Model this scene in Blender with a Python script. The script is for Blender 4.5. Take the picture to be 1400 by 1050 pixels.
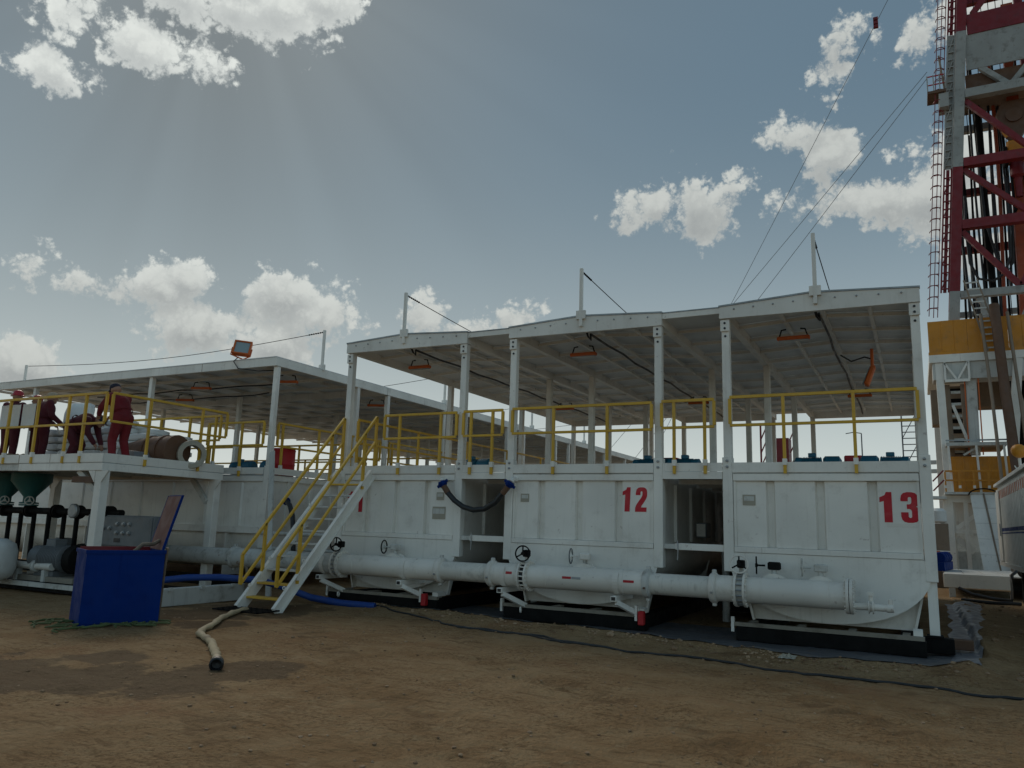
import bpy, bmesh, math, random
from mathutils import Vector, Matrix, Euler, noise
random.seed(7)
sc = bpy.context.scene
for o in list(bpy.data.objects):
    bpy.data.objects.remove(o)
COL = sc.collection
R = math.radians

# ------------------------------------------------------------------ camera
CAM_H = 1.65
YAW, PITCH, ROLL, FPX = R(27.6), R(10.3), R(1.77), 1060.0
fw = Vector((-math.sin(YAW) * math.cos(PITCH), math.cos(YAW) * math.cos(PITCH), math.sin(PITCH)))
r0 = Vector((math.cos(YAW), math.sin(YAW), 0))
u0 = r0.cross(fw)
cr = r0 * math.cos(ROLL) + u0 * math.sin(ROLL)
cu = u0 * math.cos(ROLL) - r0 * math.sin(ROLL)
cam = bpy.data.cameras.new("camera")
cam.sensor_fit = 'HORIZONTAL'
cam.sensor_width = 36.0
cam.lens = 36.0 * FPX / 1400.0
cam.clip_start = 0.1
cam.clip_end = 5000
camo = bpy.data.objects.new("camera", cam)
COL.objects.link(camo)
camo.matrix_world = Matrix(((cr.x, cu.x, -fw.x, 0), (cr.y, cu.y, -fw.y, 0), (cr.z, cu.z, -fw.z, CAM_H), (0, 0, 0, 1)))
sc.camera = camo

# ------------------------------------------------------------------ sky, sun, exposure
SUN = Vector((-0.61, 0.49, 0.62)).normalized()
SUN_EL = math.asin(SUN.z)
SUN_AZ = math.atan2(SUN.x, SUN.y)
sc.view_settings.view_transform = 'Standard'
sc.view_settings.look = 'None'
sc.view_settings.exposure = 0.1
sc.view_settings.gamma = 1.0
sc.view_settings.use_curve_mapping = False


def dirpx(x, y):
    return (fw + cr * ((x - 700) / FPX) - cu * ((y - 525) / FPX)).normalized()


# every cloud of the sky: azimuth, elevation, size (radians)
CSTR = 1.6
SKY_KNEE = (6.0, 1.75)
SKY_HAZE = (4.9, 5.2, 5.0, 1)
CL_SHADE, CL_LIT, CL_CORE = (2.15, 2.28, 2.26, 1), (3.75, 3.9, 3.7, 1), (2.45, 2.55, 2.45, 1)
CLOUDS = []
for (x, y, rx, ry, a) in [
        (250, -12, 85, 38, -10), (320, 5, 80, 50, 0), (390, 6, 95, 56, 0), (445, -2, 50, 40, 0), (330, -50, 170, 70, 0), (190, 60, 50, 30, 25), (235, 78, 52, 34, 25), (280, 88, 34, 26, 10), (80, 97, 46, 27, 28),
        (95, 30, 24, 15, 0), (132, 12, 19, 11, 0), (105, 55, 26, 16, 20),
        (215, 388, 80, 27, 0), (265, 380, 60, 36, 0), (390, 402, 82, 52, 0), (440, 430, 92, 50, 15), (480, 440, 40, 34, 20),
        (265, 448, 112, 32, 5), (370, 470, 110, 26, 0), (25, 368, 34, 18, 0), (87, 371, 20, 10, 0),
        (28, 494, 74, 30, 8), (585, 436, 62, 22, 0), (690, 430, 44, 16, 0), (640, 452, 110, 24, 0),
        (905, 278, 60, 36, 0), (955, 279, 125, 42, 3), (1003, 256, 42, 34, 0), (1052, 284, 36, 16, -15), (865, 290, 48, 16, 10), (920, 265, 30, 28, 0),
        (1068, 192, 50, 18, -8), (1100, 184, 26, 16, 0), (1132, 212, 42, 30, 10), (1215, 272, 70, 34, 5), (1262, 268, 50, 50, 0), (1330, 280, 90, 66, 0), (1168, 270, 34, 15, 0),
        (1160, 50, 30, 18, 15), (1246, 58, 20, 14, -25), (1222, 75, 14, 10, 0), (1135, 104, 14, 10, 20), (1142, 124, 20, 13, 0), (1218, 222, 18, 12, -20),
        (1345, 20, 75, 40, 0), (1330, 215, 44, 26, 0), (1340, 340, 50, 40, 0)]:
    dd = dirpx(x, y)
    CLOUDS.append((math.atan2(dd.x, dd.y), math.asin(dd.z), math.sqrt(rx * ry * CSTR) / FPX * 0.95))
rc = random.Random(21)
for i in range(9):      # the sky behind the camera carries the same kind of clouds
    azi = -YAW + R(50) + R(260) * (i + rc.random() * 0.6) / 9
    CLOUDS.append(((azi + math.pi) % (2 * math.pi) - math.pi, R(rc.uniform(6, 50)), rc.uniform(0.06, 0.13)))

world = bpy.data.worlds.new("World")
sc.world = world
world.use_nodes = True
wt = world.node_tree
wt.nodes.clear()


class NT:
    def __init__(s, t):
        s.t = t

    def n(s, kind, **kw):
        nd = s.t.nodes.new(kind)
        for k, v in kw.items():
            if k == 'ins':
                for kk, vv in v.items():
                    if hasattr(vv, 'is_output'):
                        s.t.links.new(vv, nd.inputs[kk])
                    else:
                        nd.inputs[kk].default_value = vv
            else:
                setattr(nd, k, v)
        return nd

    def m(s, op, a, b=0.0, c=0.0, clamp=False):
        return s.n('ShaderNodeMath', operation=op, use_clamp=clamp, ins={0: a, 1: b, 2: c}).outputs[0]

    def vm(s, op, a, b=(0, 0, 0), out=0):
        return s.n('ShaderNodeVectorMath', operation=op, ins={0: a, 1: b}).outputs[out]

    def mix(s, f, a, b):
        nd = s.n('ShaderNodeMix', data_type='RGBA')
        for k, v in ((0, f), (6, a), (7, b)):
            if hasattr(v, 'is_output'):
                s.t.links.new(v, nd.inputs[k])
            else:
                nd.inputs[k].default_value = v if k == 0 or len(v) == 4 else (*v, 1)
        return nd.outputs[2]

    def rng(s, v, a, b, c=0.0, d=1.0, smooth=True):
        return s.n('ShaderNodeMapRange', interpolation_type='SMOOTHSTEP' if smooth else 'LINEAR', ins={0: v, 1: a, 2: b, 3: c, 4: d}).outputs[0]

    def noise(s, vec, scale, detail=5.0, rough=0.55, dist=0.0):
        return s.n('ShaderNodeTexNoise', ins={'Vector': vec, 'Scale': scale, 'Detail': detail, 'Roughness': rough, 'Distortion': dist}).outputs[0]


W = NT(wt)
tc = W.n('ShaderNodeTexCoord')
vec = tc.outputs['Generated']
sep = W.n('ShaderNodeSeparateXYZ', ins={0: vec})
upz = sep.outputs[2]
sky = W.n('ShaderNodeTexSky', sky_type='NISHITA', sun_disc=False, sun_elevation=SUN_EL, sun_rotation=SUN_AZ, altitude=300.0, air_density=1.0, dust_density=0.8, ozone_density=1.6)
hs = W.n('ShaderNodeHueSaturation', ins={'Hue': 0.482, 'Saturation': 0.72, 'Value': 1.0, 'Color': sky.outputs[0]})
# thin veil: the glare round the hidden sun is held back, the haze near the horizon is pale
lum = W.vm('DOT_PRODUCT', hs.outputs[0], (0.25, 0.6, 0.15), out=1)
su = SUN.cross(Vector((0, 0, 1))).normalized()
sv = su.cross(SUN).normalized()
du = W.vm('DOT_PRODUCT', vec, su, out=1)
dv = W.vm('DOT_PRODUCT', vec, sv, out=1)
ds = W.vm('DOT_PRODUCT', vec, SUN, out=1)
veil = W.m('DIVIDE', 1.0, W.m('ADD', W.m('DIVIDE', lum, W.rng(ds, -0.2, 0.75, SKY_KNEE[0], SKY_KNEE[1])), 1.0))
# shafts of light that fan out from the veiled sun
ang = W.m('ARCTAN2', du, W.m('MULTIPLY', dv, -1.0))
cmb = W.n('ShaderNodeCombineXYZ', ins={0: ang, 1: 3.7, 2: 1.3})
st = W.noise(cmb.outputs[0], 3.6, 2.0, 0.5)
near = W.rng(ds, 0.80, 0.97)
ray = W.m('MULTIPLY', W.m('SUBTRACT', st, 0.5), W.m('MULTIPLY', near, 0.28))
fac = W.m('MULTIPLY', veil, W.m('ADD', 1.0, ray))
bn = W.n('ShaderNodeVectorMath', operation='SCALE', ins={0: W.vm('MULTIPLY', hs.outputs[0], (0.915, 1.055, 1.05)), 'Scale': fac})
side = W.rng(W.m('MULTIPLY_ADD', sep.outputs[0], SUN.x / math.cos(SUN_EL), W.m('MULTIPLY', sep.outputs[1], SUN.y / math.cos(SUN_EL))), -0.5, 0.9, 0.25, 0.9)
haze = W.m('MULTIPLY', W.m('POWER', W.rng(upz, 0.55, 0.0, 0, 1, False), 2.2), side)
base = W.mix(haze, bn.outputs[0], SKY_HAZE)
# clouds: one soft core per cloud in (azimuth, stretched elevation), broken up by noise
az = W.m('ARCTAN2', sep.outputs[0], sep.outputs[1])
el = W.m('MULTIPLY', W.m('ARCSINE', upz), CSTR)
azv = W.n('ShaderNodeCombineXYZ', ins={0: az, 1: az, 2: az}).outputs[0]
elv = W.n('ShaderNodeCombineXYZ', ins={0: el, 1: el, 2: el}).outputs[0]


def vma(x, m_, c):
    return W.n('ShaderNodeVectorMath', operation='MULTIPLY_ADD', ins={0: x, 1: m_, 2: c}).outputs[0]


while len(CLOUDS) % 3:
    CLOUDS.append(CLOUDS[-1])
best = above = None
for k in range(0, len(CLOUDS), 3):
    small = [q[2] for q in CLOUDS[k:k + 3]]
    tri = [(q[0], q[1], max(q[2], 0.052)) for q in CLOUDS[k:k + 3]]
    kk = tuple(max(0.0, 1 - 0.86 * r_ / 0.052) ** 2 for r_ in small)
    dx = vma(azv, tuple(1 / q[2] for q in tri), tuple(-q[0] / q[2] for q in tri))
    dy = vma(elv, tuple(1 / q[2] for q in tri), tuple(-q[1] * CSTR / q[2] for q in tri))
    d2 = vma(dx, dx, vma(dy, dy, kk))
    dz = W.vm('ADD', dy, tuple(0.028 / q[2] for q in tri))
    e2 = vma(dx, dx, vma(dz, dz, kk))
    best = d2 if best is None else W.vm('MINIMUM', best, d2)
    above = e2 if above is None else W.vm('MINIMUM', above, e2)


def fold(v):
    sp = W.n('ShaderNodeSeparateXYZ', ins={0: v})
    mn = W.m('MINIMUM', W.m('MINIMUM', sp.outputs[0], sp.outputs[1]), sp.outputs[2])
    return W.m('SUBTRACT', 1.0, W.m('SQRT', W.m('MINIMUM', mn, 9.0)))


acc = fold(best)
acc_up = fold(above)
n1 = W.noise(vec, 15.0, 6.0, 0.56, 0.0)
n3 = W.noise(vec, 38.0, 5.0, 0.62)
vo = W.m('MULTIPLY', W.m('ABSOLUTE', W.m('SUBTRACT', n3, 0.5)), 2.0)
g1 = W.m('ADD', acc, W.m('MULTIPLY_ADD', n1, 2.5, -1.16))
g1 = W.m('ADD', g1, W.m('MULTIPLY_ADD', vo, 1.25, -0.28))
mask = W.rng(g1, 0.0, 0.36)
lit = W.m('ADD', W.m('MULTIPLY', W.m('SUBTRACT', acc, acc_up), 0.9), W.m('MULTIPLY_ADD', vo, 1.4, -0.26))
lit = W.rng(lit, -0.55, 0.55)
thick = W.rng(g1, 0.25, 1.3)
ccol = W.mix(lit, CL_SHADE, CL_LIT)
ccol = W.mix(W.m('MULTIPLY', W.rng(g1, 0.75, 0.0), 0.45), ccol, CL_LIT)
ccol = W.mix(W.m('MULTIPLY', thick, 0.25), ccol, CL_CORE)
halo = W.rng(ds, 0.88, 0.99, 1.0, 1.35)
cs = W.n('ShaderNodeVectorMath', operation='SCALE', ins={0: ccol, 'Scale': halo})
mask = W.m('MULTIPLY', mask, W.rng(upz, 0.0, 0.10))
mask = W.m('MULTIPLY', mask, 0.93)
col = W.mix(mask, base, cs.outputs[0])
bg = W.n('ShaderNodeBackground', ins={0: col, 1: 0.15})
wo = W.n('ShaderNodeOutputWorld')
wt.links.new(bg.outputs[0], wo.inputs[0])
sc.cycles.max_bounces = 6
sc.cycles.diffuse_bounces = 3
sc.cycles.glossy_bounces = 2

sl = bpy.data.lights.new("sun", 'SUN')
sl.energy = 1.1
sl.angle = R(28)
sl.color = (1.0, 0.91, 0.78)
so = bpy.data.objects.new("sun", sl)
COL.objects.link(so)
so.rotation_euler = SUN.to_track_quat('Z', 'Y').to_euler()
so.location = SUN * 60


# ------------------------------------------------------------------ materials
def mat(name, fn):
    m = bpy.data.materials.new(name)
    m.use_nodes = True
    m.node_tree.nodes.clear()
    t = NT(m.node_tree)
    out = t.n('ShaderNodeOutputMaterial')
    b = t.n('ShaderNodeBsdfPrincipled')
    m.node_tree.links.new(b.outputs[0], out.inputs[0])
    pos = t.n('ShaderNodeNewGeometry').outputs['Position']
    fn(t, b, pos)
    return m


def lk(t, a, b):
    t.t.links.new(a, b)


def bump(t, b, h, strength=0.2, dist=0.01):
    bp = t.n('ShaderNodeBump', ins={'Strength': strength, 'Distance': dist, 'Height': h})
    lk(t, bp.outputs[0], b.inputs['Normal'])


def paint(name, c, rough=0.45, dirt=0.35, dcol=(0.20, 0.16, 0.11), rust=0.0, streak=0.25, wave=0.12, metal=0.0, spec=0.5):
    def fn(t, b, pos):
        base = t.mix(t.rng(t.noise(pos, 0.9, 2), 0.35, 0.7), tuple(x * 0.90 for x in c), tuple(min(1, x * 1.05) for x in c))
        rnd = t.n('ShaderNodeObjectInfo').outputs['Random']
        base = t.mix(t.m('MULTIPLY', rnd, 0.14), base, tuple(x * 0.55 for x in c))
        d1 = t.rng(t.noise(pos, 3.2, 5, 0.68), 0.50, 0.78, 0, dirt)
        base = t.mix(d1, base, dcol)
        sp = t.n('ShaderNodeMapping', ins={0: pos, 3: (9.0, 9.0, 0.55)}).outputs[0]
        base = t.mix(t.rng(t.noise(sp, 1.6, 3, 0.6), 0.54, 0.78, 0, streak), base, dcol)
        if name == 'white_paint':
            nv = t.n('ShaderNodeMapping', ins={0: pos, 1: (4.0, 2.0, 0.0), 3: (14.0, 14.0, 0.42)}).outputs[0]
            run = t.m('MULTIPLY', t.rng(t.noise(nv, 1.0, 3, 0.5), 0.66, 0.78), t.rng(t.noise(pos, 0.8, 3), 0.46, 0.64))
            base = t.mix(t.m('MULTIPLY', run, 0.75), base, (0.27, 0.18, 0.11))
        if rust:
            rn = t.rng(t.noise(pos, 6.5, 5, 0.7), 0.64, 0.72, 0, rust)
            base = t.mix(rn, base, (0.16, 0.065, 0.025))
        lk(t, base, b.inputs['Base Color'])
        lk(t, t.rng(t.noise(pos, 5, 2), 0.3, 0.7, rough - 0.08, rough + 0.16), b.inputs['Roughness'])
        b.inputs['Metallic'].default_value = metal
        b.inputs['Specular IOR Level'].default_value = spec
        h = t.noise(pos, 1.8, 2)
        bump(t, b, h, wave, 0.06)
    return mat(name, fn)


M = {}
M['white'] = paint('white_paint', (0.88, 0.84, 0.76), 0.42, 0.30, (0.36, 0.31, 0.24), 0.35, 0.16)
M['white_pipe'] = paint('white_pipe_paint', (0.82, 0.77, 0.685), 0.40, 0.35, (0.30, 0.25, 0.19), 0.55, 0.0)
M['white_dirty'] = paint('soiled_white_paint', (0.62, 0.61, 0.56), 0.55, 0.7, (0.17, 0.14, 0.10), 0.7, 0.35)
M['roof'] = paint('roof_sheet_paint', (0.80, 0.80, 0.77), 0.45, 0.35, (0.26, 0.25, 0.22), 0.25, 0.0)
M['grey'] = paint('grey_paint', (0.17, 0.18, 0.185), 0.5, 0.4, (0.12, 0.10, 0.08), 0.2)
M['yellow'] = paint('yellow_paint', (0.72, 0.42, 0.035), 0.45, 0.4, (0.28, 0.18, 0.07), 0.45)
M['rig_yellow'] = paint('orange_yellow_paint', (0.62, 0.245, 0.013), 0.5, 0.45, (0.2, 0.12, 0.05), 0.3)
M['red'] = paint('red_paint', (0.50, 0.012, 0.018), 0.5, 0.25, (0.25, 0.06, 0.05), 0.0)
M['rig_red'] = paint('rig_red_paint', (0.20, 0.008, 0.012), 0.5, 0.5, (0.06, 0.02, 0.018), 0.2)
M['rig_orange'] = paint('rig_orange_paint', (0.42, 0.075, 0.02), 0.5, 0.5, (0.12, 0.05, 0.03), 0.3)
M['number'] = paint('number_red', (0.56, 0.008, 0.022), 0.5, 0.30, (0.62, 0.22, 0.20), 0.0, 0.0)
M['blue'] = paint('blue_paint', (0.001, 0.026, 0.17), 0.6, 0.4, (0.001, 0.010, 0.09), 0.0, 0.3, spec=0.12)
M['blue_hose'] = paint('blue_hose_rubber', (0.006, 0.05, 0.25), 0.5, 0.3, (0.08, 0.08, 0.10), 0.0)
M['teal'] = paint('teal_motor_paint', (0.012, 0.13, 0.20), 0.45, 0.3, (0.05, 0.05, 0.05), 0.1)
M['green'] = paint('dark_green_paint', (0.012, 0.10, 0.095), 0.45, 0.5, (0.03, 0.035, 0.03), 0.15)
M['black'] = paint('black_rubber', (0.016, 0.017, 0.019), 0.42, 0.4, (0.05, 0.045, 0.04), 0.0)
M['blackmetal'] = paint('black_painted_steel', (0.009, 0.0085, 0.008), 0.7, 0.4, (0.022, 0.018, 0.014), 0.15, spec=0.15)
M['brown'] = paint('brown_oxide', (0.14, 0.072, 0.04), 0.65, 0.6, (0.09, 0.06, 0.045), 0.4)
M['lid_red'] = paint('faded_oxide_lid', (0.17, 0.072, 0.055), 0.7, 0.5, (0.18, 0.11, 0.08), 0.3)
M['orange'] = paint('orange_lamp_paint', (0.65, 0.13, 0.015), 0.45, 0.3, (0.2, 0.06, 0.03), 0.1)
M['wood'] = paint('grey_wood', (0.22, 0.17, 0.12), 0.8, 0.6, (0.10, 0.08, 0.06), 0.0, 0.5)
M['sand_hose'] = paint('sand_coloured_hose', (0.40, 0.32, 0.19), 0.7, 0.8, (0.13, 0.09, 0.06), 0.0, 0.3)
M['tan'] = paint('tan_steel', (0.27, 0.20, 0.14), 0.6, 0.5, (0.12, 0.09, 0.06), 0.4)
M['plate'] = paint('name_plate', (0.40, 0.36, 0.28), 0.45, 0.4, (0.2, 0.18, 0.15), 0.0)
M['steel'] = paint('galvanised_steel', (0.36, 0.37, 0.37), 0.42, 0.5, (0.2, 0.18, 0.16), 0.25, 0.2, 0.1, 0.6)
M['deck'] = paint('deck_paint', (0.56, 0.56, 0.54), 0.6, 0.5, (0.25, 0.22, 0.18), 0.2)
M['grime'] = paint('mud_splashed_white_paint', (0.30, 0.265, 0.21), 0.7, 0.8, (0.10, 0.075, 0.05), 0.5)
M['mast_grey'] = paint('grey_mast_paint', (0.36, 0.36, 0.335), 0.55, 0.7, (0.12, 0.10, 0.08), 0.5)  # white mast members toned down to grey, with dirt and rust noise
M['liner'] = paint('grey_plastic_liner', (0.105, 0.105, 0.112), 0.45, 0.8, (0.13, 0.085, 0.05), 0.0, 0.0, 0.5)
M['sack'] = paint('white_woven_sack', (0.78, 0.78, 0.74), 0.7, 0.25, (0.45, 0.40, 0.33), 0.0, 0.0, 0.5)
M['pipe_grimy'] = paint('grimy_joint_pipe', (0.74, 0.70, 0.62), 0.5, 0.55, (0.22, 0.19, 0.15), 0.6, 0.5)
M['skin'] = paint('skin', (0.36, 0.19, 0.12), 0.5, 0.2, (0.25, 0.12, 0.08), 0.0, 0.0)
M['coverall'] = paint('red_coverall_cloth', (0.17, 0.012, 0.018), 0.85, 0.5, (0.10, 0.025, 0.025), 0.0, 0.3, 0.5)
M['coverall_dark'] = paint('dark_maroon_coverall_cloth', (0.085, 0.010, 0.016), 0.85, 0.5, (0.05, 0.02, 0.02), 0.0, 0.3, 0.5)
M['boot'] = paint('black_boot', (0.02, 0.018, 0.016), 0.5, 0.5, (0.08, 0.06, 0.045), 0.0)
M['cap'] = paint('dark_cap', (0.018, 0.018, 0.035), 0.8, 0.2, (0.05, 0.05, 0.05), 0.0)
M['helmet'] = paint('red_helmet', (0.45, 0.02, 0.03), 0.3, 0.2, (0.2, 0.03, 0.03), 0.0, 0.0, 0.0)
M['hat'] = paint('beige_hat', (0.42, 0.34, 0.24), 0.85, 0.3, (0.25, 0.2, 0.15), 0.0)
M['canvas'] = paint('brown_canvas', (0.24, 0.165, 0.095), 0.9, 0.6, (0.12, 0.08, 0.05), 0.0, 0.2, 0.6)
M['tree'] = paint('far_tree_green', (0.035, 0.06, 0.03), 0.9, 0.4, (0.02, 0.03, 0.015), 0.0)
M['rope'] = paint('green_net', (0.10, 0.13, 0.05), 0.9, 0.5, (0.05, 0.05, 0.03), 0.0)


def glassf(t, b, pos):
    b.inputs['Base Color'].default_value = (0.30, 0.36, 0.36, 1)
    b.inputs['Roughness'].default_value = 0.12
    lk(t, t.rng(t.noise(pos, 30, 3), 0.3, 0.7, 0.08, 0.25), b.inputs['Roughness'])


M['glass'] = mat('lamp_glass', glassf)

WET = [(-8.1, 4.9, 1.0), (-7.5, 5.45, 0.75), (-6.95, 5.85, 0.62), (-6.7, 6.45, 0.62), (-6.5, 5.6, 0.6), (-6.5, 6.95, 0.35), (-8.3, 6.2, 0.5), (-9.2, 5.0, 1.0), (-10.8, 9.6, 1.0), (-9.7, 8.8, 0.6), (-10.6, 10.9, 1.3)]


def dirtf(t, b, pos):
    big = t.rng(t.noise(pos, 0.33, 5, 0.6), 0.36, 0.66)
    mid = t.rng(t.noise(pos, 1.9, 6, 0.62), 0.36, 0.68)
    fine = t.noise(pos, 22, 5, 0.7)
    patch = t.rng(t.noise(pos, 0.9, 4, 0.6), 0.38, 0.62, 0.15, 0.85)
    c = t.mix(big, (0.302, 0.181, 0.085), (0.395, 0.256, 0.133))
    c = t.mix(t.m('MULTIPLY', mid, 0.6), c, (0.445, 0.311, 0.170))
    c = t.mix(t.m('MULTIPLY', t.rng(fine, 0.44, 0.66), patch), c, (0.176, 0.101, 0.046))  # dark specks painted in for small shadows on the soil
    stv = t.n('ShaderNodeMapping', ins={0: pos, 2: (0, 0, R(-24)), 3: (1.6, 7.5, 2.0)}).outputs[0]
    c = t.mix(t.rng(t.noise(stv, 1.3, 5, 0.66), 0.52, 0.68, 0, 0.6), c, (0.168, 0.094, 0.044))
    c = t.mix(t.rng(t.noise(pos, 0.7, 5, 0.6), 0.55, 0.70, 0, 0.5), c, (0.302, 0.151, 0.074))
    c = t.mix(t.rng(t.noise(pos, 5.0, 4, 0.6), 0.60, 0.72, 0, 0.4), c, (0.504, 0.378, 0.222))
    c = t.mix(t.m('MULTIPLY', t.rng(t.noise(pos, 70, 2, 0.6), 0.60, 0.72, 0, 0.7), patch), c, (0.101, 0.059, 0.030))  # finer specks, again soil shadow put into the colour
    # wheel tracks in churned, moister soil, painted darker to stand in for rut shading
    sx = t.n('ShaderNodeSeparateXYZ', ins={0: pos})
    ww = t.m('ADD', t.m('MULTIPLY_ADD', sx.outputs[0], 0.62, t.m('MULTIPLY', sx.outputs[1], 0.78)), t.m('MULTIPLY_ADD', t.noise(pos, 0.35, 2), 0.9, -0.45))
    ss = t.m('MULTIPLY_ADD', sx.outputs[0], 0.78, t.m('MULTIPLY', sx.outputs[1], -0.62))
    tr = None
    for (tc_, tw) in ((2.2, 0.24), (4.2, 0.23), (5.9, 0.22), (7.3, 0.25), (0.6, 0.2)):
        q = t.rng(t.m('ABSOLUTE', t.m('SUBTRACT', ww, tc_)), tw, tw * 0.75)
        tr = q if tr is None else t.m('MAXIMUM', tr, q)
    cl = t.rng(t.m('SINE', t.m('MULTIPLY_ADD', ss, 17.0, t.m('MULTIPLY', t.noise(pos, 3.0, 2), 9.0))), -0.2, 0.7)
    brk = t.rng(t.noise(pos, 0.8, 4, 0.6), 0.44, 0.62)
    c = t.mix(t.m('MULTIPLY', t.m('MULTIPLY', tr, brk), t.m('MULTIPLY_ADD', cl, 0.40, 0.12)), c, (0.15, 0.085, 0.042))
    acc = None
    for (x, y, r) in WET:
        dd = t.vm('LENGTH', t.vm('MULTIPLY', t.vm('SUBTRACT', pos, (x, y, 0)), (1.0 / r, 1.0 / r, 0)), out=1)
        s = t.m('SUBTRACT', 1.0, dd)
        acc = s if acc is None else t.m('MAXIMUM', acc, s)
    wet = t.rng(t.m('ADD', acc, t.m('MULTIPLY_ADD', t.noise(pos, 1.7, 6, 0.6), 2.4, -1.2)), 0.0, 0.30)
    c = t.mix(t.m('MULTIPLY', wet, 0.72), c, (0.105, 0.067, 0.036))
    lk(t, c, b.inputs['Base Color'])
    lk(t, t.m('MULTIPLY_ADD', wet, -0.12, 0.95), b.inputs['Roughness'])
    b.inputs['Specular IOR Level'].default_value = 0.12
    h = t.m('ADD', t.m('MULTIPLY', fine, 0.5), t.m('MULTIPLY', t.noise(pos, 7, 6, 0.7), 1.0))
    bump(t, b, h, 1.0, 0.09)


M['dirt'] = mat('brown_dirt', dirtf)


def rockf(t, b, pos):
    c = t.mix(t.rng(t.noise(pos, 1.5, 3), 0.35, 0.65), (0.20, 0.118, 0.062), (0.40, 0.27, 0.165))
    lk(t, c, b.inputs['Base Color'])
    b.inputs['Roughness'].default_value = 0.95


M['rock'] = mat('dirt_clod', rockf)


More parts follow.
